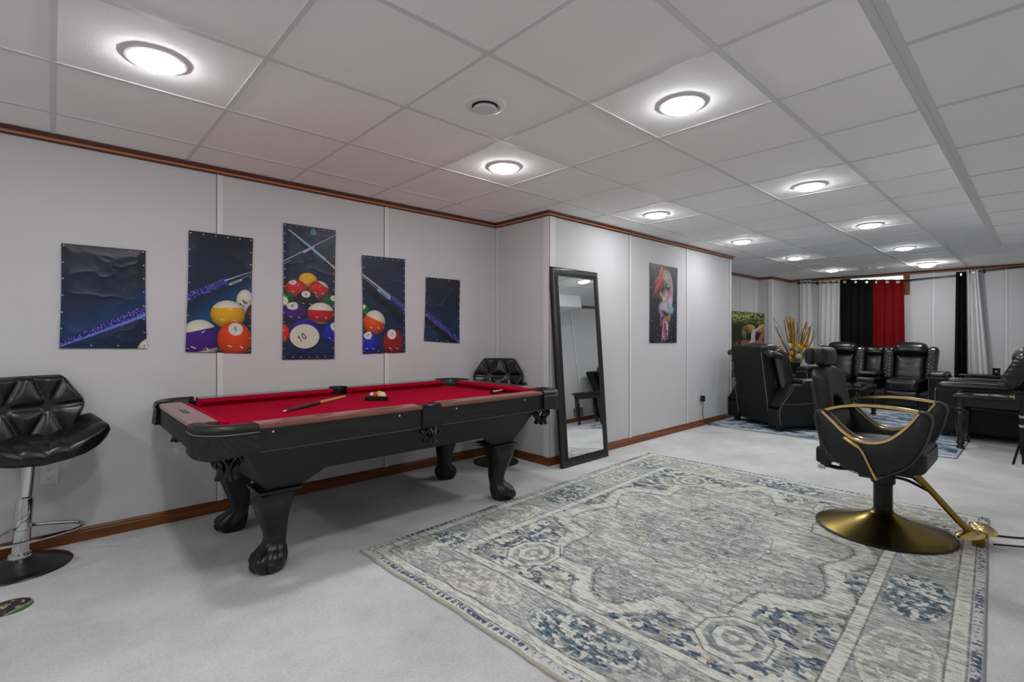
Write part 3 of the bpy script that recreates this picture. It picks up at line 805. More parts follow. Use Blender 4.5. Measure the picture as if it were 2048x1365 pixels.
PRINT = attr_mat('printed_vinyl', rough=.40, spec=.45, coat=.0)
def sheet(name, label, cat, x0, x1, z0, z1, y, nx, nz, paint, tacks=None, group=None, wr=.005, skew=None, material=None, depth=.0, seed=0, wall=-1):
    w, h = x1 - x0, z1 - z0
    U, V = np.meshgrid(np.linspace(0, 1, nx), np.linspace(0, 1, nz), indexing='ij')
    ink = Ink(U, V, w, h); paint(ink)
    n1 = fbm(U * w * 7 + seed, V * h * 5, 4, seed) - .5; ridg = 1 - 2 * np.abs(fbm(U * w * 4 + V * h * 3 + seed, V * h * 6 - U * w * 2, 3, seed + 9) - .5)
    edge = np.minimum(np.minimum(U, 1 - U) * w, np.minimum(V, 1 - V) * h)
    dis = (n1 * wr * 1.4 + (ridg ** 6) * wr * .5 + wr * .4) * (.35 + .65 * sm(0, .05, edge))
    bow = .006 * np.sin(V * pi) * (U - .5) * 2 * .6
    X = x0 + U * w - (bow if wr else 0); Z = z1 - V * h
    if skew is not None:     # four corner nudges (x, z): top-left, top-right, bottom-right, bottom-left
        f = [(1 - U) * (1 - V), U * (1 - V), U * V, (1 - U) * V]
        X = X + sum(a * q[0] for a, q in zip(f, skew)); Z = Z + sum(a * q[1] for a, q in zip(f, skew))
    Y = -(.008 + np.clip(dis, 0, None)) - depth
    verts = np.stack([X - (x0 + x1) / 2, Y, Z - (z0 + z1) / 2], -1).reshape(-1, 3)
    i, j = np.meshgrid(np.arange(nx - 1), np.arange(nz - 1), indexing='ij'); a = (i * nz + j).ravel()
    faces = np.stack([a, a + 1, a + nz + 1, a + nz], 1)
    # back side and rim so the sheet has thickness
    me = bpy.data.meshes.new(name); me.from_pydata(verts.tolist(), [], faces.tolist())
    at = me.attributes.new('print', 'FLOAT_COLOR', 'POINT')
    cc = np.ones((nx * nz, 4)); cc[:, :3] = ink.c.reshape(-1, 3); at.data.foreach_set('color', cc.ravel().astype(np.float32))
    me.materials.append(material or PRINT); me.shade_smooth(); me.update()
    o = bpy.data.objects.new(name, me); COL.objects.link(o); o.location = ((x0 + x1) / 2, y, (z0 + z1) / 2)
    so = o.modifiers.new('thickness', 'SOLIDIFY'); so.thickness = .0012; so.offset = -1 if depth == 0 else 0
    if depth: so.thickness = depth * 2
    tag(o, label, cat, group)
    if tacks:
        first = None
        for (u, v) in tacks:
            q = int(u * (nx - 1)) * nz + int(v * (nz - 1)); p = verts[q]
            if first is None:
                first = MB().lathe([(.004, 0), (.0055, -.0015), (.004, -.0035), (.001, -.0045)], n=10).xf(lambda t_: Vector((t_.x, t_.z, t_.y))).build('thumbtack', M_STUD, o); c = first
            else:
                c = first.copy(); COL.objects.link(c); c.parent = o
            c.location = (p[0], p[1] - .0005, p[2])
    return o
def rimtacks(nt, nl, nr, nb, e=.03, ez=.022):
    r = []
    r += [(e + (1 - 2 * e) * i / max(1, nt - 1), ez) for i in range(nt)]
    r += [(e * .6, ez + (1 - 2 * ez) * (i + 1) / (nl + 1)) for i in range(nl)]
    r += [(1 - e * .8, ez + (1 - 2 * ez) * (i + 1) / (nr + 1)) for i in range(nr)]
    r += [(e + (1 - 2 * e) * i / max(1, nb - 1), 1 - ez) for i in range(nb)]
    return r
def paint1(k):
    k.navy(1)
    k.over(np.exp(-((k.V - .88 + .38 * k.U) / .12) ** 2) * .6, C3(8, 58, 110))
    k.over(sm(.0, .5, k.V - (.92 - .36 * k.U)) * .6, C3(14, 14, 22))
    a, t, sd = k.cue((-.05, .985), (1.05, .60), .012, .034)
    k.over(a * np.exp(-((sd + .62) / .22) ** 2) * .85, C3(120, 150, 240))
    k.ball(1.07, 1.05, .075, .09, (70, 20, 110), stripe=(0, -.25, 1.4))
def paint2(k):
    k.navy(2)
    k.over(np.exp(-((k.V - .80 + .32 * k.U) / .11) ** 2) * .75, C3(14, 74, 120))
    k.cue((-.05, .565), (.57, .395), .027, .020)
    k.line((.56, .388), (1.02, .285), .0035, .001, C3(196, 200, 208)); k.line((.62, .425), (1.02, .30), .0012, .0008, C3(190, 190, 200))
    k.line((.65, .415), (.82, .372), .0085, .0065, C3(160, 190, 205)); k.line((.675, .412), (.80, .38), .003, .0025, C3(60, 84, 110)); k.line((.62, .445), (1.02, .33), .004, .002, C3(12, 12, 20))
    k.ball(.895, .555, .056, .079, (222, 220, 205), num=None); k.digits('14', .865, .575, .036, -.9, np.ones(k.U.shape))
    k.ball(1.03, .66, .045, .068, (92, 14, 62)); k.ball(.62, .675, .104, .092, (238, 178, 10), stripe=(.08, -.48, 1.4))
    k.ball(.2, .90, .112, .13, (70, 22, 128), stripe=(.25, -.48, .55)); k.ball(.735, .885, .104, .118, (232, 74, 16), spot=(.03, -.58, .42), num='5', numrot=-.15)
def paint3(k):
    k.navy(3); k.over(sm(.3, 0, k.V) * .35, C3(46, 52, 96))
    k.ell(.555, .04, .022, .022, C3(70, 140, 150))
    k.line((-.02, .285), (1.02, .03), .003, .0022, C3(170, 178, 192)); k.line((.38, .195), (.56, .15), .008, .007, C3(150, 184, 205)); k.line((-.02, .305), (.13, .268), .0012, .0012, C3(200, 190, 190))
    k.line((.1, .045), (.78, .232), .0045, .0095, C3(138, 176, 205)); k.line((.8, .24), (1.03, .305), .004, .006, C3(206, 200, 205)); k.line((.84, .27), (1.03, .33), .005, .007, C3(22, 18, 30))
    k.ball(.46, .405, .068, .052, (236, 186, 20))
    k.ball(.235, .475, .078, .062, (206, 34, 30), spot=(-.33, -.72, .34), num='3', numrot=-1.3); k.ball(.67, .47, .077, .064, (202, 28, 34), stripe=(-.62, -.72, .72))
    k.ball(.06, .56, .05, .055, (16, 96, 46), spot=(-.55, .2, .75)); k.ball(.92, .56, .075, .058, (16, 92, 44), spot=(.35, -.5, .4), num='6', numrot=1.2)
    k.ball(.43, .555, .078, .066, (26, 24, 30), spot=(-.05, -.62, .42), num='8', numrot=-.3); k.ball(.21, .655, .085, .076, (78, 24, 118), spot=(-.2, -.66, .46), num='4', numrot=.5)
    k.ball(.72, .65, .102, .078, (196, 20, 40), stripe=(0, -.28, .86))
    k.ball(-.01, .81, .05, .068, (226, 52, 22)); k.ball(.42, .815, .115, .112, (46, 30, 150), spot=(-.04, .12, .92), spotcol=(222, 218, 200)); k.digits('10', .35, .838, .044, -.55, np.ones(k.U.shape))
    k.ball(.96, .805, .075, .088, (22, 34, 170), spot=(.2, -.62, .42), num='1', numrot=-1.2)
def paint4(k):
    k.navy(4); k.over(sm(.4, 0, k.V) * .3, C3(44, 50, 92))
    k.line((0, .30), (1.0, .68), .018, .03, C3(10, 10, 18)); k.cue((.62, .405), (1.05, .545), .018, .024)
    for d, r in ((0, .004), (.035, .0015), (-.018, .0012)): k.line((-.02, .19 + d * .5), (.64, .41 + d), r, r, C3(196, 190, 196))
    k.line((.36, .345), (.60, .425), .011, .011, C3(140, 184, 212)); k.line((.4, .36), (.57, .417), .004, .004, C3(40, 66, 96))
    k.ball(.0, .55, .05, .052, (20, 110, 60), spot=(.1, -.4, .35)); k.ball(.26, .685, .096, .1, (234, 84, 16), stripe=(-.38, -.28, 1.5))
    k.ball(.15, .90, .082, .096, (26, 34, 180), spot=(-.2, -.72, .42), num='2', numrot=.9); k.ball(.70, .895, .096, .112, (150, 16, 28), spot=(-.13, -.62, .42), num='7', numrot=.4)
def paint5(k):
    k.navy(5); k.over(np.exp(-((k.U) / .35) ** 2 - ((k.V - .95) / .25) ** 2) * .5, C3(14, 66, 96))
    k.line((-.05, .62), (1.02, 1.08), .03, .03, C3(12, 10, 16)); k.cue((-.04, .545), (1.0, .975), .026, .022)
P5 = 'pool ball posters on the left wall'
sheet('wall_poster', 'dark unframed poster of a blue glitter cue, leftmost on the left wall', 'poster', .04, .418, 1.071, 1.647, YL, 150, 200, paint1, rimtacks(2, 5, 6, 4) + [(.8, .022)], P5, .007, [(.004, 0), (-.002, .002), (.004, -.004), (-.004, .004)], seed=1)
sheet('wall_poster', 'poster showing the orange 5 ball and yellow stripe ball under a cue', 'poster', .622, 1.0, 1.03, 1.80, YL, 170, 340, paint2, rimtacks(6, 6, 8, 5), P5, .0035, [(.012, .002), (.004, 0), (-.008, -.008), (-.006, .012)], seed=2)
sheet('wall_poster', 'tallest central poster of racked pool balls under two crossed cues', 'poster', 1.196, 1.572, .97, 1.935, YL, 170, 430, paint3, rimtacks(10, 14, 14, 7, ez=.014), P5, .004, [(.004, 0), (.006, 0), (-.004, -.004), (-.003, .004)], seed=3)
sheet('wall_poster', 'poster showing the dark red 7 ball beside a blue ball', 'poster', 1.793, 2.175, 1.0, 1.775, YL, 170, 340, paint4, rimtacks(8, 8, 11, 4), P5, .004, [(-.004, -.002), (-.002, .004), (.002, 0), (.004, -.002)], seed=4)
sheet('wall_poster', 'small dark poster of a cue handle, rightmost before the wall corner', 'poster', 2.372, 2.742, 1.08, 1.646, YL, 150, 220, paint5, rimtacks(4, 4, 7, 4), P5, .006, [(.007, 0), (.003, 0), (-.002, -.01), (-.012, .014)], seed=5)
def paintface(k):
    n = fbm(k.X * 9, k.Y * 9, 4, 3); k.c[:] = C3(26, 27, 40); k.c *= (.6 + .8 * n)[..., None]
    rnd = random.Random(4)
    def strokes(n_, area, ang, ln, wd, cols):
        for _ in range(n_):
            u, v = area(); a = ang + rnd.uniform(-.18, .18); L = ln * rnd.uniform(.4, 1.2)
            k.line((u, v), (u + L * cos(a) / k.w, v + L * sin(a) / k.h), wd * rnd.uniform(.5, 1.3), wd * .2, C3(*rnd.choice(cols)), .002)
    # hair slashes
    strokes(26, lambda: (rnd.uniform(.36, .56), rnd.uniform(.03, .16)), pi * .66, .22, .010, [(196, 70, 50), (168, 40, 40), (214, 120, 96), (120, 40, 60), (226, 170, 150)])
    strokes(14, lambda: (rnd.uniform(.22, .40), rnd.uniform(.16, .30)), pi * .66, .16, .008, [(196, 60, 40), (204, 84, 60), (120, 30, 50)])
    # planes of the face
    a, x, y = k.ell(.60, .36, .14, .27, None); f = a * sm(-.75, -.1, x + .25 * np.sin(y * 5))
    k.over(f * .85, C3(170, 158, 150) * (.55 + .7 * fbm(k.X * 26, k.Y * 12, 3, 8))[..., None])
    k.ell(.62, .275, .065, .045, C3(36, 28, 30)); k.ell(.66, .262, .03, .016, C3(150, 140, 90)); k.ell(.7, .35, .035, .035, C3(196, 70, 130), soft=.02)
    k.ell(.43, .39, .05, .03, C3(214, 150, 40), .5, .015); k.line((.42, .34), (.5, .44), .012, .004, C3(30, 24, 30)); k.ell(.46, .47, .055, .016, C3(52, 26, 34), -.3, .006); k.ell(.43, .50, .045, .014, C3(168, 138, 170), -.2, .006)
    k.ell(.47, .57, .09, .07, C3(176, 168, 196), .2, .03); k.line((.52, .42), (.6, .62), .03, .02, C3(196, 188, 176), .02); k.ell(.78, .57, .045, .04, C3(96, 176, 190), 0, .025); k.ell(.72, .46, .04, .06, C3(190, 170, 206), 0, .02)
    k.ell(.58, .63, .12, .03, C3(40, 30, 40), .3, .02)
    strokes(40, lambda: (rnd.uniform(.40, .66), rnd.uniform(.64, .80)), pi / 2, .16, .008, [(190, 150, 160), (206, 196, 206), (150, 60, 80), (110, 50, 90), (200, 130, 120), (60, 40, 60)])
    strokes(6, lambda: (rnd.uniform(.62, .74), rnd.uniform(.63, .68)), pi / 2, .08, .010, [(222, 170, 70), (206, 150, 60)])
    strokes(16, lambda: (rnd.uniform(.42, .62), rnd.uniform(.88, .93)), pi / 2, .06, .009, [(206, 60, 150), (120, 60, 150), (190, 150, 210)])
    strokes(60, lambda: (rnd.uniform(.42, .74), rnd.uniform(.12, .6)), pi * .5 + .3, .05, .0045, [(226, 220, 214), (196, 150, 160), (120, 80, 90), (60, 50, 60), (206, 190, 170)])
    for _ in range(150):
        u, v = rnd.gauss(.56, .17), rnd.uniform(.35, .98); k.ell(u, v, rnd.uniform(.002, .006), rnd.uniform(.002, .006), C3(*rnd.choice([(200, 190, 200), (160, 60, 80), (120, 90, 150), (196, 160, 110)])))
sheet('wall_poster', 'tall dark poster of a colourful paint-splashed face beside the mirror', 'poster', 4.80, 5.39, 1.055, 1.932, YM, 200, 300, paintface, rimtacks(14, 9, 9, 5, ez=.012), None, .003, [(.006, .003), (.012, -.002), (-.008, -.002), (-.004, .002)], seed=6)
def paintfall(k):
    n = fbm(k.X * 12, k.Y * 12, 4, 3); n2 = fbm(k.X * 30, k.Y * 30, 3, 6)
    k.V = k.V / .76; k.Y = k.Y / .76; V = k.V; U = k.U
    k.c[:] = C3(30, 30, 16); k.c *= (.3 + 1.3 * n)[..., None]
    lf = fbm(k.X * 26, k.Y * 20, 3, 12)
    k.over(sm(.44, .62, n2) * sm(.42, .1, V) * .9, C3(84, 96, 34)); k.over(sm(.5, .62, lf) * sm(.34, .08, V), C3(126, 150, 50)); k.over(sm(.5, .6, lf) * sm(.36, .1, V) * sm(.72, .95, U), C3(196, 216, 80)); k.over(sm(.54, .64, fbm(k.X * 14, k.Y * 30, 3, 22)) * sm(.3, .1, V) * .7, C3(206, 190, 140))
    crk = fbm(k.X * 34, k.Y * 26, 3, 33)
    def rock(u, v, rx, ry, c, r=0):
        a, x, y = k.ell(u, v, rx, ry, None, r, .008); wv = np.hypot(x, y) + (n - .5) * .5
        k.over(a * sm(1.02, .95, wv), C3(*c) * (np.clip(.7 - .7 * y, .08, 1.5) * (.35 + 1.25 * crk))[..., None])
    u0 = .33
    rock(.55, .43, .30, .13, (170, 134, 70), .1); rock(.87, .46, .30, .15, (176, 142, 84), -.3); rock(.40, .44, .16, .12, (110, 92, 46)); rock(.70, .56, .34, .08, (44, 26, 20)); rock(.36, .56, .12, .10, (100, 112, 76), .4)
    rock(.95, .66, .20, .14, (150, 108, 64), -.4); rock(.48, .82, .22, .08, (206, 130, 70), -.1); rock(.38, .74, .16, .07, (150, 84, 76)); rock(.84, .78, .26, .08, (160, 92, 74), .1); rock(.9, .93, .25, .12, (186, 142, 96)); rock(.7, .97, .25, .09, (140, 96, 66)); rock(.42, .95, .3, .09, (66, 36, 24))
    k.over(sm(.5, .62, fbm(k.X * 40, k.Y * 34, 2, 44)) * sm(.66, .74, V) * .6, C3(176, 128, 92))
    k.ell(.62, .83, .11, .05, C3(222, 128, 26), 0, .02); k.ell(.60, .715, .13, .018, C3(220, 206, 220), 0, .01)
    k.line((.72, .43), (.88, .33), .010, .006, C3(214, 204, 198), .012)
    for i in range(10):
        t_ = i / 9; a0 = (lerp(.61, .72, t_), .44 - .02 * sin(pi * t_)); a1 = (lerp(.57, .69, t_), .71)
        k.line(a0, (lerp(a0[0], a1[0], .6), .54), .010, .011, C3(*[(214, 204, 212), (160, 144, 154), (240, 236, 240), (140, 122, 130)][i % 4]), .008); k.line((lerp(a0[0], a1[0], .6), .54), a1, .011, .010, C3(*[(206, 198, 208), (156, 142, 152), (232, 228, 234), (136, 118, 128)][i % 4]), .008)
M_CANV = attr_mat('canvas_print', .5, .3)
wc = sheet('waterfall_picture', 'forest waterfall picture standing on the dark console behind the near recliner', 'picture', 8.12, 9.515, .606, 1.525, 3.52, 240, 160, paintfall, None, None, 0, None, depth=.014, material=M_CANV, seed=7)
m = MB()
for a, b, c, d in ((-.7, .7, .4595, .4675), (-.7, .7, -.4675, -.4595), (-.7, -.6975, -.4595, .4595), (.6975, .7, -.4595, .4595)): m.box(a, b, -.036, .004, c, d)
m.build('thin_frame', M_BLACKMETAL, wc)

# ---------------------------------------------------------------- rugs
def quad_rug(name, label, corners, nx, ny, paint, z=.008, material=None, und=.0015):
    A, B, C, D = [np.array(c) for c in corners]       # near-left, far-left, far-right, near-right
    w = (np.linalg.norm(B - A) + np.linalg.norm(C - D)) / 2; h = (np.linalg.norm(D - A) + np.linalg.norm(C - B)) / 2
    U, V = np.meshgrid(np.linspace(0, 1, nx), np.linspace(0, 1, ny), indexing='ij')
    ink = Ink(U, V, w, h); paint(ink)
    uu, vv = U[..., None], V[..., None]
    XY = A * (1 - uu) * (1 - vv) + B * uu * (1 - vv) + C * uu * vv + D * (1 - uu) * vv
    edge = np.minimum(np.minimum(U, 1 - U) * w, np.minimum(V, 1 - V) * h)
    wav = (fbm(U * w * 3, V * h * 3, 2, 4) - .5) * .03 * sm(.12, 0, edge)
    Z = z * (.35 + .65 * sm(0, .02, edge)) + np.clip(wav, 0, 1) * .5 + und * (fbm(U * w * 2, V * h * 2, 2, 1))
    n = (fbm(V * h * 4.5, U * 0 + 1, 3, 8) - .5) * .035 * (1 - U) ** 8
    XY = XY + (XY * 0 + n[..., None] * (B - A) / w)
    ctr = (A + B + C + D) / 4
    verts = np.concatenate([XY - ctr, Z[..., None]], -1).reshape(-1, 3)
    i, j = np.meshgrid(np.arange(nx - 1), np.arange(ny - 1), indexing='ij'); a = (i * ny + j).ravel()
    faces = np.stack([a, a + ny, a + ny + 1, a + 1], 1)
    if np.cross(np.append(B - A, 0), np.append(D - A, 0))[2] < 0: faces = faces[:, ::-1]
    me = bpy.data.meshes.new(name); me.from_pydata(verts.tolist(), [], faces.tolist())
    at = me.attributes.new('print', 'FLOAT_COLOR', 'POINT'); cc = np.ones((nx * ny, 4)); cc[:, :3] = ink.c.reshape(-1, 3)
    at.data.foreach_set('color', cc.ravel().astype(np.float32)); me.materials.append(material); me.shade_smooth(); me.update()
    o = bpy.data.objects.new(name, me); COL.objects.link(o); o.location = (ctr[0], ctr[1], 0)
    return tag(o, label, 'rug'), (A - ctr, B - ctr, C - ctr, D - ctr), verts.reshape(nx, ny, 3)
def paintrug(k):
    L, Wd = k.w, k.h; X, Y = k.X, k.Y          # X along the length, Y across from the left edge
    wob = (fbm(X * 7, Y * 7, 3, 2) - .5) * .07
    jag = (fbm(X * 110, Y * 22, 2, 5) - .5) * .06
    def st(fx, fy, s, o=3): return fbm(X * fx + (fbm(X * 5, Y * 5, 2, s + 3) - .5) * 2.5, Y * fy, o, s)
    cream, pale, grey, beige = C3(216, 215, 206), C3(196, 197, 197), C3(150, 150, 152), C3(166, 162, 150)
    blue, navy, teal, ink = C3(98, 112, 132), C3(52, 62, 88), C3(78, 106, 118), C3(70, 71, 76)
    ex = np.minimum(X, L - X); ey = np.minimum(Y, Wd - Y); e = np.minimum(ex, ey); pos = np.where(ey < ex, X, Y)
    k.c[:] = pale
    inside = sm(.395, .40, e + wob * .08)
    # washed out centre: cream and grey patches broken into weft streaks, thin dark contour lines
    cl_ = fbm(X * 3, Y * 3, 3, 19) - .5
    k.over(sm(.47, .53, st(34, 15, 11) + cl_ * .5) * .7, grey * .7 + pale * .3); k.over(sm(.50, .54, st(52, 24, 17) - cl_ * .4) * .8, cream); k.over(sm(.54, .58, st(30, 13, 23)) * .55, beige)
    k.over(sm(.60, .63, st(44, 14, 25) + cl_ * .4) * .3, blue * .7 + grey * .3)
    for a, b, s_, wd, al in ((24, 15, 29, .026, .95), (40, 20, 31, .028, .85), (15, 11, 37, .018, .95), (70, 26, 39, .035, .7)):
        k.over(sm(wd, wd * .3, np.abs(st(a, b, s_) - .5)) * al * sm(-.25, .1, cl_ + fbm(X * 8, Y * 8, 2, s_ + 50) - .5), ink * .65 + grey * .35)
    # blue ground outside the scalloped medallion
    cx, cy = L / 2, Wd / 2; dx, dy = (X - cx) / 1.12, (Y - cy) / .80
    r = np.sqrt(dx * dx + dy * dy); th = np.arctan2(dy, dx)
    sc = .84 + .055 * np.cos(10 * th) + .05 * np.abs(np.cos(5 * th)) - .05 * np.abs(np.sin(2 * th)) ** 3 + wob * .9
    q = r - sc + jag * .5
    sp = inside * sm(0, .02, q); patch = fbm(X * 4, Y * 4, 3, 43)
    g = st(40, 17, 47); k.over(sp * .95, pale * .45 + grey * .55)
    k.over(sp * sm(.43, .47, g + (patch - .5) * .5), navy * .6 + blue * .4); k.over(sp * sm(.50, .53, st(48, 20, 53) + (patch - .5) * .35) * .9, teal)
    k.over(sp * sm(.55, .58, st(60, 22, 59)) * .9, navy); k.over(sp * sm(.53, .56, fbm(X * 34, Y * 30, 3, 61)) * .95, cream); k.over(sp * sm(.56, .59, fbm(X * 18, Y * 16, 3, 67)) * .8, beige)
    band = inside * sm(.055, .042, np.abs(q - .03) + jag * .5)
    k.over(band * .9, cream); k.over(inside * sm(.010, .004, np.abs(q + .045)) * .8, ink); k.over(inside * sm(.010, .004, np.abs(q - .105)) * .6, ink)
    # inner diamond
    dm = np.abs(X - cx) / .62 + np.abs(Y - cy) / .42 + .10 * np.cos(8 * th) + wob * 1.6
    k.over(inside * sm(.06, .03, np.abs(dm - .8)) * .45, blue); k.over(inside * sm(.015, .006, np.abs(dm - .98)) * .7, ink); k.over(inside * sm(.03, .012, np.abs(dm - .5)) * .6, cream); k.over(inside * sm(.02, .008, np.abs(dm - .4)) * .5, ink)
    def octo(px, py, rad):
        ax, ay = np.abs(X - px) * .85, np.abs(Y - py); o = np.maximum(np.maximum(ax, ay), (ax + ay) * .72) / rad + wob * .9 + jag * .4
        k.over(sm(1.25, 1.15, o) * sm(.5, .55, fbm(X * 14, Y * 14, 2, 71)), cream)
        k.over(sm(1.03, .99, o), cream); k.over(sm(.045, .02, np.abs(o - 1.03)) * .8, ink); k.over(sm(.84, .80, o) * .8, teal * .6 + navy * .4); k.over(sm(.84, .80, o) * sm(.5, .55, fbm(X * 26, Y * 20, 2, 73)) * .8, pale)
        k.over(sm(.60, .56, o), cream); k.over(sm(.04, .02, np.abs(o - .6)) * .7, ink); k.over(sm(.36, .32, o), grey); k.over(sm(.18, .12, o), cream)
    for px, py in ((.62, .68), (.62, Wd - .68), (L - .60, .70), (L - .56, Wd - .70)): octo(px, py, .125)
    # broad border: alternating cream and teal flower panels
    bd = sm(.098, .103, e) * sm(.345, .34, e); corner = (ex < .36) & (ey < .36)
    pn = pos / .60 + np.where(ey < ex, .0, .35); ph = np.mod(pn, 2.0); dk = np.where(corner, 0, sm(.06, .14, np.minimum(ph, 2 - ph) * 1.0) * sm(.06, .14, np.abs(ph - 1)) * (ph < 1)); lt = np.where(corner, 1, sm(.04, .12, np.abs(ph - 1)) * sm(.04, .12, 2 - ph) * (ph >= 1))
    k.over(bd, pale * .55 + C3(150, 150, 148) * .45)
    fl = fbm(X * 48 + wob * 60, Y * 48, 3, 79); fl2 = fbm(X * 80, Y * 80, 2, 83); ov = np.hypot((np.mod(pn, 1) - .5) * .60 / .25, (e - .222) / .115)
    k.over(bd * dk * sm(1.1, .9, ov + jag), pale); k.over(bd * dk * sm(1.1, .9, ov + jag) * sm(.49, .52, fl), teal); k.over(bd * dk * sm(1.1, .9, ov) * sm(.53, .56, fl2) * .9, navy); k.over(bd * dk * sm(1.1, .9, ov) * sm(.46, .42, fl) * .9, cream)
    k.over(bd * lt * sm(1.15, .95, ov + jag), cream); k.over(bd * lt * sm(1.0, .8, ov) * sm(.50, .53, fl) * .8, C3(160, 158, 146)); k.over(bd * lt * sm(.025, .008, np.abs(fl2 - .5)) * .6, grey)
    k.over(bd * sm(.03, .01, np.abs(ov - 1.05)) * .5, ink); k.over(bd * sm(.03, .01, np.abs(fl - .5)) * .6, ink)
    # guard stripes with thin outlines
    for a, b in ((.345, .395), (.045, .098)): k.over(sm(a - .002, a + .002, e + wob * .08) * sm(b + .002, b - .002, e + wob * .08) * .95, cream)
    k.over(sm(.045, .06, e) * sm(.098, .08, e) * sm(.46, .54, st(40, 10, 89)) * .35, pale)
    for a in (.345, .397, .100, .045): k.over(sm(.005, .002, np.abs(e - a + wob * .08 + jag * .06)) * .75, ink)
    # dashed outer edge
    k.over(sm(.043, .040, e), pale); k.over(sm(.041, .036, e) * sm(.006, .012, e) * sm(.0, .25, np.cos(pos * 2 * pi / .034) + (fbm(pos * 9, pos * 0, 2, 97) - .5) * 4 + (fbm(X * 130, Y * 130, 2, 98) - .5) * 5) * .9, navy)
    k.over(sm(.010, .006, e) * .6, ink); k.over(sm(.016, .012, X), cream)
    # wear: fine dark and pale weft threads
    th_ = fbm(X * 170, Y * 30, 2, 101); fd = sm(.02, .05, e)
    k.over(fd * sm(.60, .70, th_) * .5, ink * .5 + grey * .5); k.over(fd * sm(.40, .30, th_) * .5, cream); k.over(fd * sm(.56, .66, fbm(X * 120, Y * 20, 3, 103)) * (.2 + .6 * sm(.4, .65, patch)) * .7, grey * .8)
    k.over(fd * sm(.62, .72, fbm(X * 100, Y * 16, 2, 107)) * .5, navy * .6 + grey * .4)
    k.c = np.clip(k.c * np.array([1.27, 1.28, 1.26]), 0, .82)
M_RUG = attr_mat('woven_rug', .95, .08, fine=(260, .14), bump=(260, .7, .004))
CR = [(1.20, 2.466), (4.24, 2.61), (4.262, .237), (1.285, .085)]
rug, (ra_, rb_, rc_, rd_), RV = quad_rug('area_rug', 'large worn grey and blue oriental rug under the barber chair', CR, 860, 600, paintrug, .009, M_RUG)
# whipped cream binding along the near end
m = MB(); m.tube([(float(RV[0, j, 0]) - .004, float(RV[0, j, 1]), max(.006, float(RV[0, j, 2]) * .6)) for j in range(0, 600, 3)], [.007 + .003 * random.random() for j in range(0, 600, 3)], 6)
m.build('end_binding', M_CREAM, rug)
def paintblue(k):
    X, Y = k.X, k.Y; n = fbm(X * 16, Y * 7, 4, 3); n2 = fbm(X * 40, Y * 14, 3, 8)
    k.c[:] = C3(110, 138, 160)
    k.over(sm(.46, .52, n), C3(206, 214, 220)); k.over(sm(.42, .36, n), C3(54, 76, 104)); k.over(sm(.58, .64, n2) * .8, C3(64, 88, 116)); k.over(sm(.4, .34, n2) * .7, C3(196, 206, 214))
    e = np.minimum(np.minimum(X, k.w - X), np.minimum(Y, k.h - Y)); k.over(sm(.028, .022, e), C3(176, 188, 196)); k.over(sm(.008, .006, e), C3(90, 100, 112))
quad_rug('area_rug', 'blue and white mottled rug under the black recliners and coffee table', [(6.10, 2.98), (9.1, 2.99), (9.1, .555), (6.10, .555)], 300, 240, paintblue, .008, M_RUG, .001)
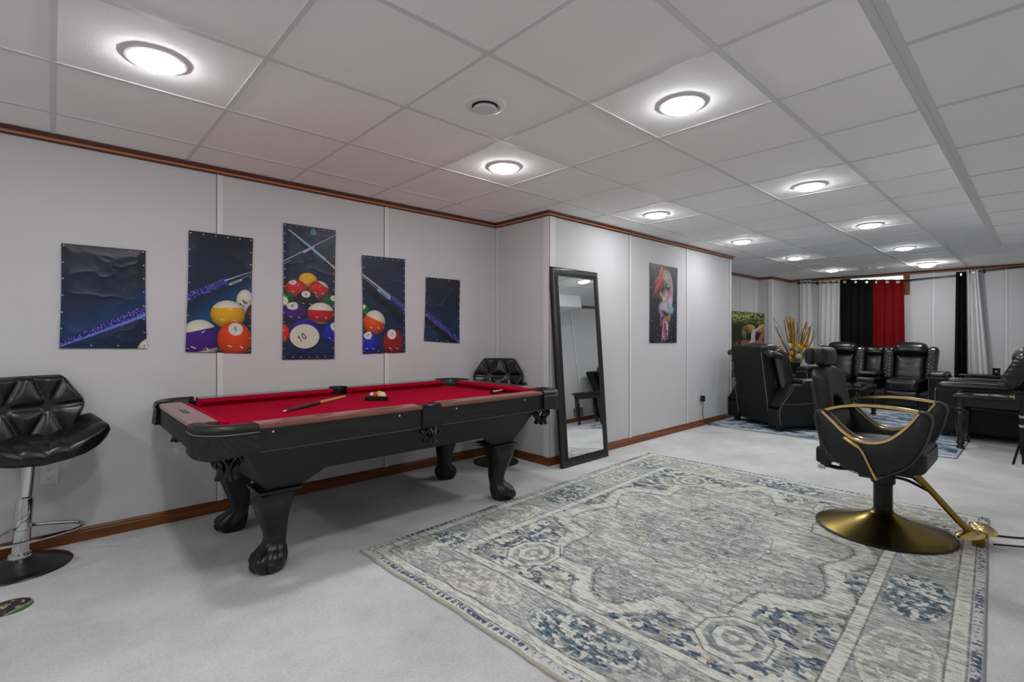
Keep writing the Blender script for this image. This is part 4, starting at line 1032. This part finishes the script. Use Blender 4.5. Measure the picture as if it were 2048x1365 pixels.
# ---------------------------------------------------------------- reclining seating (local x forward, y to the sitter's left)
def lean_fn(x0, z0, k):
    return lambda p: (p[0] + x0 - k * (p[2] - z0), p[1], p[2])
def quilt(amp=.005, sc=.045):
    def f(p):
        a = abs(sin((p[1] + p[2]) * pi / sc)); b = abs(sin((p[1] - p[2]) * pi / sc)); return amp * (a * b) ** .5
    return f
def make_seating(t, lay, W, arms=(True, True), K=.27, ptop=1.0, BX=-.22):
    """lay: list of (kind, y0, y1) across; kind seat | wing | console"""
    MB().rbox((.03, 0, .165), (.78, W - .30, .24), .03).build('base', M_LEATHERBACK, t)
    for kind, y0, y1 in lay:
        w, yc = y1 - y0, (y0 + y1) / 2
        if kind == 'seat':
            sc = MB().rbox((.12, yc, .385), (.74, w + .02, .17), .055, 3, 6, (.0, .0, .02)).build('seat_cushion', M_BLACKLEATHER, t, smooth=60)
            m = MB()
            for s in (-1, 1): m.tube([(-.1, yc + s * w * .32, .478), (.3, yc + s * w * .32, .478), (.44, yc + s * w * .32, .462), (.488, yc + s * w * .32, .41), (.49, yc + s * w * .32, .36)], .0035, 6)
            m.build('seat_seams', M_JOINT, sc)
            MB().rbox((.45, yc, .205), (.085, w + .01, .22), .035, 3, 4, (.012, 0, 0)).build('footrest_panel', M_BLACKLEATHER, t, smooth=60)
            def lum(p, w=w, yc=yc):
                x, y, z = p
                x += BX - K * (z - .45) - .007 * max(0, cos((z - .47) * 2 * pi / .115)) ** 6 * (x > 0)
                return (x, y, z)
            MB().rbox((0, yc, .63), (.19, w, .44), .06, 3, 14, (.02, 0, .0), fn=lum).build('back_cushion', M_BLACKLEATHER, t, smooth=60)
            hd = lambda p: (p[0] + BX - K * (p[2] - .45) + .025, p[1] * 1.0 + 0, p[2] + .012 * (1 - ((p[1] - yc) / (w / 2)) ** 2))
            MB().rbox((0, yc, .915), (.24, w + .035, .185), .075, 4, 6, (.02, .0, .01), fn=hd).build('headrest', M_BLACKLEATHER, t, smooth=60)
        elif kind == 'wing':
            q = quilt(.010, .052)
            def wf(p, yc=yc, w=w):
                x, y, z = p; tz = (z - .45) / .5
                x2 = x + BX + .03 - K * (z - .45)
                if x > .045 and z < .86: x2 += q(p)
                fl = .03 * max(0, tz - .4) * (1 if yc > 0 else -1) * (1 if abs(yc) > W / 2 - .34 else 0)
                return (x2, y + fl, z)
            MB().rbox((0, yc, .685), (.19, w, .51), .055, 3, 46, (.0, 0, .02), fn=wf).build('quilted_wing', M_QUILT, t, smooth=60)
        else:
            MB().rbox((.10, yc, .36), (.62, w, .24), .04, 3).build('console_body', M_BLACKLEATHER, t, smooth=60)
            MB().rbox((.06, yc, .525), (.42, w + .0, .07), .03, 3, 4, (0, 0, .01)).build('console_lid', M_BLACKLEATHER, t, smooth=60)
            f = lambda p: (p[0] + BX - K * (p[2] - .45) - .02, p[1], p[2])
            MB().rbox((0, yc, .68), (.17, w, .32), .05, 3, 6, (.02, 0, 0), fn=f).build('back_cushion', M_BLACKLEATHER, t, smooth=60)
            MB().rbox((.03, yc, .88), (.19, w, .15), .06, 3, 6, (.02, 0, 0), fn=f).build('headrest', M_BLACKLEATHER, t, smooth=60)
    for s, on in zip((-1, 1), arms):
        if not on: continue
        ya = s * (W / 2 - .105)
        def af(p, s=s):     # arm falls away towards the back
            x, y, z = p
            if z > .3 and x < -.24: z -= .30 * min(1, (-.24 - x) / .2) ** 1.5 * (z - .3) / .25
            return (x, y, z)
        a = MB().rbox((.015, ya, .30), (.93, .20, .50), .035, 3, 10, 0, fn=af).build('arm', M_LEATHERBACK, t, smooth=60)
        MB().rbox((.17, ya, .562), (.58, .205, .075), .035, 3, 4, (0, 0, .008)).build('arm_pad', M_BLACKLEATHER, a, smooth=60)
        m = MB()
        for e in (-1, 1):
            for i in range(24): m.sphere((.481, ya + e * .088, .09 + i * .0185), .0052, 6, 4)
        for i in range(9): m.sphere((.478, ya - .07 + i * .0175, .525), .0052, 6, 4)
        m.build('nailhead_trim', M_STUD, a)
        yo = s * (W / 2 - .003)
        m = MB(); m.tube(spline([(-.43, yo, .08), (-.44, yo, .26), (-.37, yo, .36), (-.24, yo - s * .004, .512)], 4), .003, 5); m.tube(spline([(-.425, yo, .33), (-.2, yo, .315), (.1, yo, .33), (.46, yo, .335)], 4), .0025, 5)
        m.build('side_stitching', M_THREAD, a)
    MB().rbox((-.33, 0, (.06 + ptop) / 2), (.16, W - .40, ptop - .06), .04, 3, 6, 0, fn=lambda p: (p[0] - (K - .12) * (p[2] - .1), p[1] * (1 + .05 * (p[2] - .5)), p[2])).build('back_panel', M_LEATHERBACK, t, smooth=60)
    for sx in (-.36, .40):
        for sy in (-1, 1): MB().rbox((sx, sy * (W / 2 - .10), .025), (.06, .06, .05), .01).build('foot', M_BLACKPLASTIC, t)
W1 = .97
LAY1 = [('wing', -.375, -.262), ('seat', -.268, .268), ('wing', .262, .375)]
t = thing('recliner', 'black leather recliner at left seen from behind, beside the mirror wall outlet', 'recliner', (6.825, 2.285, .012), radians(-31), 'black leather recliners')
make_seating(t, LAY1, W1)
m = MB()      # flared tops of the rear wings and the piping of the back
for s in (-1, 1):
    m.rbox((-.415, s * .325, .925), (.19, .17, .075), .036, 3, 2, 0, fn=lambda p: (p[0], p[1], p[2] - .22 * max(0, abs(p[1]) - .26) - .25 * max(0, p[0] + .42)))
m.build('wing_top', M_BLACKLEATHER, t, smooth=60)
m = MB()
for s in (-1, 1): m.tube([(-.414, s * .278, .12), (-.414 - .06, s * .285, .5), (-.414 - .125, s * .293, .93)], .0035, 5)
m.build('back_piping', M_THREAD, t)
t = thing('recliner', 'black leather recliner at right, cut off by the photo edge, behind the glass end table', 'recliner', (7.80, .37, .012), radians(90), 'black leather recliners')
make_seating(t, LAY1, W1, K=.48, ptop=.9, BX=-.07)
W2 = 1.95
t = thing('loveseat', 'black leather reclining loveseat with console, in front of the red and black curtains', 'loveseat', (9.72, 1.925, 0), pi)
make_seating(t, [('wing', -.80, -.655), ('seat', -.66, -.27), ('wing', -.27, -.12), ('console', -.13, .13), ('wing', .12, .27), ('seat', .27, .66), ('wing', .655, .80)], W2, ptop=.93)

# ---------------------------------------------------------------- glass topped tables
def turned_leg(x, y, h):
    return MB().lathe([(.030, 0), (.033, .012), (.026, .03), (.022, .045), (.034, .055), (.036, .066), (.026, .08), (.028, .12), (.036, .22), (.041, h * .62), (.036, h * .72), (.028, h * .75), (.04, h * .77), (.042, h * .79), (.03, h * .82), (.036, h * .86), (.04, h * .9), (.038, h)], c=(x, y, 0), n=20)
def glass_table(label, loc, sx, sy, h, cat='end table', cut=.0, group=None, name='glass_end_table'):
    t = thing(name, label, cat, loc, 0, group)
    def outline(d):
        a, b = sx / 2 - d, sy / 2 - d; c = max(.012, cut - d * .4)
        return [(-a + c, -b), (a - c, -b), (a, -b + c), (a, b - c), (a - c, b), (-a + c, b), (-a, b - c), (-a, -b + c)]
    top = MB().loft([[(x, y, z) for x, y in outline(d)] for d, z in ((.012, h - .034), (.0, h - .028), (-.004, h - .016), (.006, h - .006), (.012, h))]).build('table_top', M_MAHOGLEG, t, smooth=30)
    MB().loft([[(x, y, z) for x, y in outline(d)] for d, z in ((.03, h - .001), (.03, h + .0025), (.034, h + .0035))]).build('glass_inset', M_GLASSTOP, top)
    m = MB(); d = .045
    a, b = sx / 2 - d, sy / 2 - d
    for s in (-1, 1):
        m.box(-a, a, s * b - .01, s * b + .01, h - .115, h - .034); m.box(s * a - .01, s * a + .01, -b, b, h - .115, h - .034)
    m.build('apron', M_MAHOGLEG, t)
    for u in (-1, 1):
        for v in (-1, 1):
            turned_leg(u * (a - .01), v * (b - .01), h - .034).build('leg', M_MAHOGLEG, t, smooth=50)
    return t
GT = 'glass topped occasional tables'
glass_table('dark end table with glass top and turned legs at right, behind the barber chair', (6.935, .335, .001), .60, .60, .548, group=GT)
glass_table('dark glass topped end table in the far corner holding the black candle', (10.42, .60, 0), .58, .60, .55, group=GT)
glass_table('dark glass topped coffee table on the blue rug before the loveseat', (8.10, 1.98, .012), 1.06, .74, .44, 'coffee table', .14, GT, 'coffee_table')
t = thing('console_table', 'dark low console table behind the near recliner carrying the waterfall picture', 'console table', (8.70, 3.40, 0))
MB().rbox((0, 0, .59), (1.10, .44, .03), .006).build('table_top', mat('grey_console_top', S(84), .4), t)
MB().rbox((0, .01, .51), (1.02, .38, .128), .004).build('drawer_box', M_BLACKWOOD, t)
for u in (-1, 1):
    for v in (-1, 1): MB().rbox((u * .5, v * .17, .225), (.05, .05, .45), .006).build('leg', M_BLACKWOOD, t)
t = thing('candle_jar', 'small black candle jar on the far corner table', 'candle', (10.18, .49, .5548))
MB().lathe([(.038, 0), (.042, .004), (.044, .09), (.046, .094), (.042, .098), (.04, .09), (.003, .085)], n=24).build('jar', M_BLACKLACQ, t)
MB().lathe([(.012, -.002), (.016, 0), (.012, .002)], n=12).xf(lambda v: Vector((-.0435 - v.z * .3, v.x, .05 + v.y))).build('emblem', M_STUD, t)
# ---------------------------------------------------------------- vase with dried branches and flowers
rnd = random.Random(11)
t = thing('vase_arrangement', 'tall dark green vase of golden branches and pale and orange flowers', 'vase of flowers', (9.62, 3.02, 0))
MB().lathe([(.062, 0), (.07, .006), (.072, .06), (.076, .3), (.088, .56), (.098, .655), (.092, .66), (.085, .62), (.072, .4), (.003, .36)], n=28).build('vase', M_VASE, t, smooth=50)
tips = [(.335, .80), (.34, .78), (.12, .83), (.14, .81), (.03, .75), (-.01, .79), (.02, .77), (.05, .74), (-.02, .76), (-.15, .74), (-.17, .70), (-.22, .66), (-.25, .63), (-.28, .62), (-.42, .64), (-.43, .38), (-.30, .46), (.28, .62), (.10, .70), (-.05, .7), (.07, .78), (-.12, .6), (.15, .76), (.10, .8), (.0, .72), (.04, .79), (-.14, .68), (-.19, .6), (-.24, .67), (-.30, .55), (.02, .8), (-.03, .7)]
for i, (ty, tz) in enumerate(tips):
    ty *= 1.0; ox = rnd.uniform(-.16, .12); th = rnd.choice([.008, .011, .014])
    p0 = (rnd.uniform(-.03, .03), ty * .12, .50); p3 = (ox, ty, .66 + tz)
    k = [lerp(p0[q], p3[q], .38) + rnd.uniform(-.025, .025) for q in range(3)]; k2 = [lerp(p0[q], p3[q], .72) + rnd.uniform(-.035, .035) for q in range(3)]
    k[1] *= .75
    thin = i in (0, 1, 14, 15)
    pts = spline([p0, k, k2, p3], 5); n = len(pts)
    MB().tube(pts, [(.0035 if thin else th) * (1 - .45 * q / n) for q in range(n)], 6).build('branch', M_BRANCHDARK if thin or i % 7 == 3 else M_BRANCH, t)
def pom(y, z, r, x=-.10):
    def f(v):
        d = Vector(v); L = d.length; u = d.normalized(); b = .86 + .16 * abs(sin(9 * math.atan2(u.y, u.x)) * sin(8 * math.acos(max(-1, min(1, u.z))))); return u * r * b
    o = MB().sphere((0, 0, 0), r, 28, 18).xf(f).build('pom_flower', M_POM, t, smooth=80); o.location = (x, y, z)
    MB().tube(spline([(x * .2, y * .2, .58), (x * .8, y * .7, lerp(.62, z, .5)), (x, y, z - r * .8)], 4), .004, 6).build('flower_stem', M_LEAF, t)
for y, z, r in ((.05, .945, .062), (-.085, .90, .06), (-.095, .765, .056), (.15, .715, .055)): pom(y, z, r)
def blossom(y, z, r, x=-.14):
    m = MB()
    for p in range(6):
        a = p * pi / 3
        for q in range(2):
            m.sphere((-.25 * r * q, r * (.5 - .2 * q) * cos(a + q * .5), r * (.5 - .2 * q) * sin(a + q * .5)), r * .42, 10, 6, (.45, 1, 1))
    m.sphere((-.3 * r, 0, 0), r * .25, 8, 6)
    o = m.build('orange_flower', M_ORANGE, t, smooth=80); o.location = (x, y, z); o.rotation_euler = (rnd.uniform(-.5, .5), rnd.uniform(-.4, .4), rnd.uniform(-.4, .4))
for y, z, r in ((.19, .905, .05), (.0, .825, .045), (-.15, .91, .05), (-.25, .965, .04), (.03, .74, .042), (-.11, .955, .035), (.185, .875, .04)): blossom(y, z, r)
for y, z, a in ((.09, .76, .4), (-.2, .97, -.5), (.03, .70, .2), (-.03, .78, -.2), (-.17, .80, -.4)):
    m = MB(); m.grid(lambda u, v: (-.09 - .02 * sin(pi * v), y + (u - .5) * .035 * sin(pi * min(.98, v + .05)) + .1 * a * v, z + .13 * (v - .5)), 5, 8)
    m.build('leaf', M_LEAF, t)
# ---------------------------------------------------------------- curtains and rods
def curtain(name, label, y0, y1, z0, z1, mtl, folds, amp, x=10.76, flare=0, flare0=0, grom=4, group=None, tilt=0):
    def f(u, v):
        yy = lerp(lerp(y0, y1, u), lerp(y0 + flare0, y1 + flare, u), v)
        a = amp * (.55 + .45 * v) * sin(2 * pi * folds * u + .6 * sin(3 * v)) + .3 * amp * sin(2 * pi * folds * 2.3 * u + 2 * v)
        return (x + a, yy, lerp(z1 + tilt * u, z0, v) + .004 * sin(2 * pi * folds * u) * (v < .02))
    o = MB().grid(f, max(24, int(folds * 12)), 26).build(name, mtl, None, smooth=80)
    so = o.modifiers.new('cloth_thickness', 'SOLIDIFY'); so.thickness = .003
    for i in range(grom):
        u = (i + .5) / grom; p = f(u, .0); g = []
        c = MB().lathe([(.019, -.004), (.026, -.005), (.029, 0), (.026, .005), (.019, .004), (.0185, 0), (.019, -.004)], n=18).xf(lambda v: Vector((v.z * 1.6, v.x, v.y))).build('grommet', M_STEEL, o)
        c.location = (p[0] - .006, p[1], z1 + tilt * u - .045)
    return tag(o, label, 'curtain', group)
WS = 'white sheer curtains on the far wall'
curtain('sheer_curtain', 'narrow white sheer curtain leftmost on the far wall behind the flowers', 3.275, 3.08, .03, 2.205, M_SHEER, 2.5, .018, flare0=.02, flare=-.11, grom=2, group=WS)
curtain('sheer_curtain', 'wider white sheer curtain between the first sheer and the black curtain', 2.945, 2.60, .03, 2.18, M_SHEER, 4, .02, flare=.03, flare0=.03, grom=3, group=WS)
curtain('blackout_curtain', 'wide black curtain hanging over the left half of the window', 2.595, 2.100, .45, 2.165, M_CURTBLACK, 4, .022, x=10.735, flare=0, grom=3, tilt=-.036, group='dark curtains over the window')
curtain('blackout_curtain', 'red curtain hanging over the right half of the window', 2.112, 1.655, .62, 2.128, M_CURTRED, 3.5, .026, x=10.735, flare=-.02, grom=3, tilt=-.036, group='dark curtains over the window')
curtain('blackout_curtain', 'narrow gathered black curtain at right beside the white sheer', .985, .86, .03, 2.16, M_CURTBLACK, 2.5, .03, x=10.73, flare0=.03, flare=-.01, grom=1)
curtain('sheer_curtain', 'white curtain at right hanging beside the narrow black one', .858, .725, .03, 2.175, M_SHEER, 4, .024, x=10.74, flare=-.16, flare0=0, grom=1, group=WS)
def rod(label, y0, y1, z0, z1, fin=(True, True), br=()):
    t = thing('curtain_rod', label, 'curtain rod', (10.755, (y0 + y1) / 2, (z0 + z1) / 2), group='black curtain rods')
    dy, dz = (y1 - y0) / 2, (z1 - z0) / 2
    MB().tube([(0, -dy, -dz), (0, dy, dz)], .0095, 10).build('rod', M_BLACKMETAL, t)
    for s, on in zip((-1, 1), fin):
        if on: MB().sphere((0, s * dy, s * dz), .026, 14, 10).build('finial', M_BLACKMETAL, t)
    for b in br:
        z = lerp(z0, z1, (b - y0) / (y1 - y0)) - (z0 + z1) / 2; y = b - (y0 + y1) / 2
        m = MB(); m.box(.0, .094, y - .006, y + .006, z - .014, z - .004); m.box(.085, .094, y - .012, y + .012, z - .035, z + .035); m.build('bracket', M_BLACKMETAL, t)
rod('black curtain rod carrying the left sheers and window curtains', 1.90, 3.30, 2.063, 2.163, (False, True), (3.0,))
rod('black curtain rod running from the red curtain to the narrow black one', .90, 1.895, 2.115, 2.066, (False, False), (1.60,))
rod('black curtain rod running right from the white curtain along the far wall', .80, -.40, 2.150, 2.20, (True, False), (.66,))
# ---------------------------------------------------------------- gold and black salon chair (faces -y)
M_PIPE = mat('grey_piping', S(62), .5)
t = thing('barber_chair', 'black and gold reclining barber chair standing on the large rug', 'barber chair', (3.555, .645, .011), -pi / 2)
B0 = MB().lathe([(.30, .0), (.334, .002), (.336, .008), (.326, .013)], n=64).build('base_rim', M_RUBBER, t)
MB().lathe([(.327, .0125), (.30, .02), (.24, .036), (.17, .056), (.11, .078), (.07, .098), (.055, .11), (.003, .112)], n=64).build('base_dome', M_GOLDDARK, t, smooth=60)
MB().lathe([(.053, .105), (.053, .115), (.047, .118), (.047, .30), (.003, .30)], n=32).build('column', M_BLACKMETAL, t)
MB().lathe([(.056, .275), (.06, .28), (.06, .37), (.003, .37)], n=24).build('column_head', M_BLACKMETAL, t)
MB().rbox((-.075, -.03, .335), (.07, .05, .075), .008).build('pump_housing', M_BLACKMETAL, t)
MB().rbox((.0, 0, .385), (.34, .40, .03), .01).build('seat_plate', M_BLACKMETAL, t)
st = MB().rbox((-.01, 0, .455), (.47, .46, .13), .045, 3, 6, (0, 0, .015)).build('seat_cushion', M_LEATHERSOFT, t, smooth=60)
MB().tube(spline([(-.235, -.226, .50), (.0, -.231, .515), (.20, -.223, .50), (.223, -.15, .5), (.225, .15, .5), (.20, .223, .50)], 5), .004, 6).build('seat_piping', M_RUBBER, st)
OUT = [(-.268, .678), (-.263, .634), (-.243, .553), (-.211, .48), (-.136, .405), (-.05, .374), (.03, .372), (.09, .398), (.172, .461), (.226, .561), (.255, .667), (.257, .705), (.246, .730), (.215, .741), (.194, .732),
       (.16, .675), (.114, .620), (.061, .577), (.0, .560), (-.063, .567), (-.121, .602), (-.17, .652), (-.212, .700), (-.237, .708), (-.258, .700)]
OUT = [(p.x, p.y) for p in (lambda L: [q for i in range(len(L)) for q in spline([L[i - 1] + (0,), L[i] + (0,), L[(i + 1) % len(L)] + (0,), L[(i + 2) % len(L)] + (0,)], 3)[3:6]])(OUT)]
LOW = [(.200, .738), (.16, .675), (.114, .620), (.061, .577), (.0, .560), (-.063, .567), (-.121, .602), (-.17, .652), (-.222, .704)]
TOPB = [(-.222, .704), (-.16, .727), (-.09, .742), (-.01, .750), (.07, .750), (.14, .745), (.200, .738)]
for s in (-1, 1):
    a = MB().prism(OUT, s * .275 - .045, s * .275 + .045, 'y', .02).build('arm_panel', M_LEATHERSOFT, t, smooth=50)
    for yy in (-.045, .045):
        MB().tube([(x, s * .275 + yy * .92, z) for x, z in OUT[:42]], .0024, 6).build('arm_piping', M_PIPE, a)
    def bar(pts, dz=0, hw_=.014, th=.007):
        P = spline([(x, s * .275, z) for x, z in pts], 5); L = []
        for i, p in enumerate(P):
            d = (P[min(i + 1, len(P) - 1)] - P[max(i - 1, 0)]).normalized(); n = Vector((-d.z, 0, d.x))
            L.append([tuple(p + n * (th + dz) + Vector((0, -hw_, 0))), tuple(p + n * (th + dz) + Vector((0, hw_, 0))), tuple(p + n * (-th + dz) + Vector((0, hw_, 0))), tuple(p + n * (-th + dz) + Vector((0, -hw_, 0)))])
        return MB().loft(L)
    MB_ = bar(TOPB); MB_.build('gold_armrest', M_GOLD, a, smooth=30)
    bar(LOW, .007, .048, .006).build('gold_arm_trim', M_GOLD, a, smooth=30)
# stitched seams of the near arm, lever, stays and footrest
LV = [(-.122, -.325, .566), (-.045, -.33, .520)]
lv = MB().tube([LV[0], (-.11, -.326, .561), (-.06, -.329, .531), LV[1]], [.007, .0115, .011, .008], 10).build('recline_lever', M_GOLD, t, smooth=60)
MB().tube([(-.045, -.33, .520), (-.03, -.331, .500), (.022, -.330, .380), (.028, -.322, .362), (.03, -.20, .352)], .0065, 8).build('lever_rod', M_GOLD, lv)
def bk(p):      # backrest leans back
    return (p[0] - .235 - .13 * (p[2] - .4) + .25 * (abs(p[1]) / .2) ** 2 * .10, p[1], p[2])
arch = [(-.205, .655), (-.21, .80), (-.19, .88), (-.14, .93), (-.06, .948), (.06, .948), (.14, .93), (.19, .88), (.21, .80), (.205, .655), (.10, .655), (.095, .70), (.06, .735), (0, .748), (-.06, .735), (-.095, .70), (-.10, .655)]
m = MB()
def upper(u, v, fr):
    # strips across: v from bottom edge up; bottom edge arched in the middle
    yy = (2 * u - 1); top = .948 - .115 * max(0, abs(yy) - .25) ** 2.2; bt = .655 + (.10 * sqrt(max(0, 1 - (abs(yy) / .52) ** 2)) if abs(yy) < .52 else 0)
    w = .212 - .02 * max(0, v - .6); z = lerp(bt, top, v)
    de = min((1 - abs(yy)) * w, v * (top - bt), (1 - v) * (top - bt)); e = sqrt(max(0, 1 - (1 - min(de / .035, 1)) ** 2))
    return bk(((.048 if fr else -.042) * e, yy * w, z))
m.grid(lambda u, v: upper(u, v, True), 48, 30); m.grid(lambda u, v: upper(1 - u, v, False), 48, 30)
m.build('back_cushion', M_LEATHERSOFT, t, smooth=60)
MB().rbox((-.03, 0, .60), (.045, .37, .50), .02, 3, 8, 0, fn=bk).build('back_shell', M_LEATHERSOFT, t, smooth=60)
MB().rbox((.02, 0, .575), (.07, .34, .20), .03, 3, 5, (.012, 0, 0), fn=bk).build('lumbar_cushion', M_LEATHERSOFT, t, smooth=60)
MB().rbox((-.268, -.02, .415), (.07, .30, .10), .02).build('rear_block', M_LEATHERSOFT, t)
h = MB()
h.rbox((-.035, 0, 1.005), (.055, .245, .105), .026, 3, 4, (.006, 0, .004)); h.rbox((.020, 0, 1.003), (.075, .25, .108), .032, 3, 4, (.012, 0, .004))
h.xf(lambda v: Vector((v.x - .318, v.y, v.z))); hr = h.build('headrest', M_LEATHERSOFT, t, smooth=60)
m = MB()
for s in (-1, 1): m.tube([(-.322, s * .05, .90), (-.33, s * .05, .975)], .006, 8)
m.box(-.335, -.31, -.07, .07, .942, .954)
m.build('headrest_posts', M_CHROME, hr)
MB().tube([(-.29, -.10, .345), (-.20, -.10, .34), (-.10, -.06, .345)], .012, 8).build('recline_strut', M_BLACKMETAL, t)
MB().rbox((-.285, -.10, .335), (.04, .03, .03), .006).build('strut_pin', M_CHROME, t)
# footrest: twin gold tubes, ribbed plate
fa, fb, fc = (.12, -.03, .40), (.33, .07, .115), (.375, .10, .07)
m = MB()
for o in (-.013, .013): m.tube(spline([(fa[0], fa[1] + o, fa[2]), ((fa[0] + fb[0]) / 2, (fa[1] + fb[1]) / 2 + o, (fa[2] + fb[2]) / 2), (fb[0], fb[1] + o, fb[2]), (fc[0], fc[1] + o, fc[2]), (.43, .135 + o, .055)], 6), .0135, 10)
fr = m.build('footrest_bar', M_GOLDDARK, t, smooth=60)
m = MB()
for px, py, pz, rx, ry, an in ((.372, .075, .064, .050, .098, -.35), (.410, .205, .072, .050, .098, .45)):
    c_, s_ = cos(an), sin(an)
    def pad(u, v, top, px=px, py=py, pz=pz, rx=rx, ry=ry, c_=c_, s_=s_):
        a = 2 * pi * u; q = v; x, y = rx * q * cos(a), ry * q * sin(a)
        rib = .0035 * abs(sin(y * 190)) * min(1, 6 * (1 - q)) if top else -.010
        return (px + x * c_ - y * s_, py + x * s_ + y * c_, pz + rib + .012 * (1 - q * q) * (1 if top else .3) - (.006 if not top and q > .95 else 0) * 0)
    m.grid(lambda u, v: pad(u, v, True), 48, 16, cu=True); m.grid(lambda u, v: pad(u, v, False), 48, 4, cu=True)
    m.grid(lambda u, v: (lambda p, q: tuple(lerp(p[i], q[i], v) for i in range(3)))(pad(u, 1, True), pad(u, 1, False)), 48, 2, cu=True)
m.build('footrest_plate', M_GOLD, fr, smooth=50)
m = MB(); m.box(.375, .425, .09, .19, .002, .058); m.build('footrest_foot', M_GOLDDARK, fr)
m = MB()
m.tube(spline([(.015, .05, .345), (.10, .06, .335), (.17, .055, .29), (.22, .05, .262)], 5), .008, 8); m.tube(spline([(.015, .02, .312), (.10, .035, .305), (.18, .045, .27), (.235, .055, .24)], 5), .008, 8)
m.build('footrest_stays', M_BLACKMETAL, t, smooth=60)
# black cords running right from under the footrest
tag(MB().tube(spline([(3.88, .27, .014), (3.93, .20, .006), (4.02, .06, .006), (4.20, -.05, .006), (4.4, -.2, .006), (4.5, -.40, .006)], 8), .005, 6).build('power_cable', M_BLACKPLASTIC), 'black cable on the carpet behind the gold footrest, upper of two', 'cable', 'black floor cables')
tag(MB().tube(spline([(3.72, .19, .018), (3.80, .10, .012), (3.88, .0, .006), (3.93, -.15, .006), (3.96, -.40, .006)], 8), .005, 6).build('power_cable', M_BLACKPLASTIC), 'black cable on the carpet below the gold footrest, lower of two', 'cable', 'black floor cables')
# black telescopic stand cut off by the right edge of the photo
t = thing('tripod_stand', 'black stand with chrome collars and a brass tipped arm at the right photo edge', 'stand', (6.20, .138, 0))
MB().tube([(0, 0, .10), (0, 0, .62)], .014, 12).build('pole', M_BLACKMETAL, t)
for z in (.35, .43): MB().lathe([(.02, -.012), (.023, -.01), (.023, .01), (.02, .012)], c=(0, 0, z), n=20).build('collar', M_CHROME, t)
for q in range(3):
    a = 2.0 + q * 2 * pi / 3; MB().tube([(0, 0, .26), (.06 * cos(a), .06 * sin(a), .010)], .009, 8).build('leg', M_BLACKMETAL, t)
ar = MB().tube([(0, -.10, .60), (0, .045, .60)], .02, 14).build('arm_bar', M_BLACKMETAL, t)
MB().lathe([(.022, 0), (.022, .006), (.008, .008), (.008, .025), (.012, .03), (.003, .036)], n=18).xf(lambda v: Vector((v.x, 0.045 + v.z, .60 + v.y))).build('brass_tip', M_GOLD, ar)
# thin dark leg at the photo's right edge
# round printed disc lying on the carpet at the left edge
def disc():
    n = 60; R = .076; vs = [(0, 0, .004)]; cs = [C3(60, 46, 36)]
    def colr(x, y):
        q = x * .72 + y * -.70
        if q > .052: return C3(66, 128, 40)
        if q > .046: return C3(190, 200, 190)
        b = fbm(np.array([x * 70.]), np.array([y * 70.]), 3, 5)[0]
        if b > .62: return C3(190, 180, 130)
        return C3(70, 50, 38) if b > .45 else C3(30, 26, 26)
    nr = 24
    fs = []
    for r in range(1, nr + 1):
        for i in range(n):
            a = 2 * pi * i / n; x, y = R * r / nr * cos(a), R * r / nr * sin(a); vs.append((x, y, .004)); cs.append(colr(x, y))
    for i in range(n):
        k = (i + 1) % n; fs.append((0, 1 + i, 1 + k))
        for r in range(nr - 1): b = 1 + r * n; fs.append((b + i, b + n + i, b + n + k, b + k))
    for i in range(n): a = 2 * pi * i / n; vs.append((R * cos(a), R * sin(a), .0008)); cs.append(C3(30))
    b0 = 1 + (nr - 1) * n; b1 = 1 + nr * n
    for i in range(n): k = (i + 1) % n; fs.append((b0 + i, b1 + i, b1 + k, b0 + k))
    me = bpy.data.meshes.new('floor_disc'); me.from_pydata(vs, [], fs); at = me.attributes.new('print', 'FLOAT_COLOR', 'POINT')
    cc = np.ones((len(vs), 4)); cc[:, :3] = np.array(cs); at.data.foreach_set('color', cc.ravel().astype(np.float32)); me.materials.append(attr_mat('disc_print', .3)); me.update()
    o = bpy.data.objects.new('printed_disc', me); COL.objects.link(o); o.location = (-.128, 2.967, 0)
    return tag(o, 'flat round brown and green printed disc on the carpet at left edge', 'disc')
disc()
bpy.context.view_layer.update()
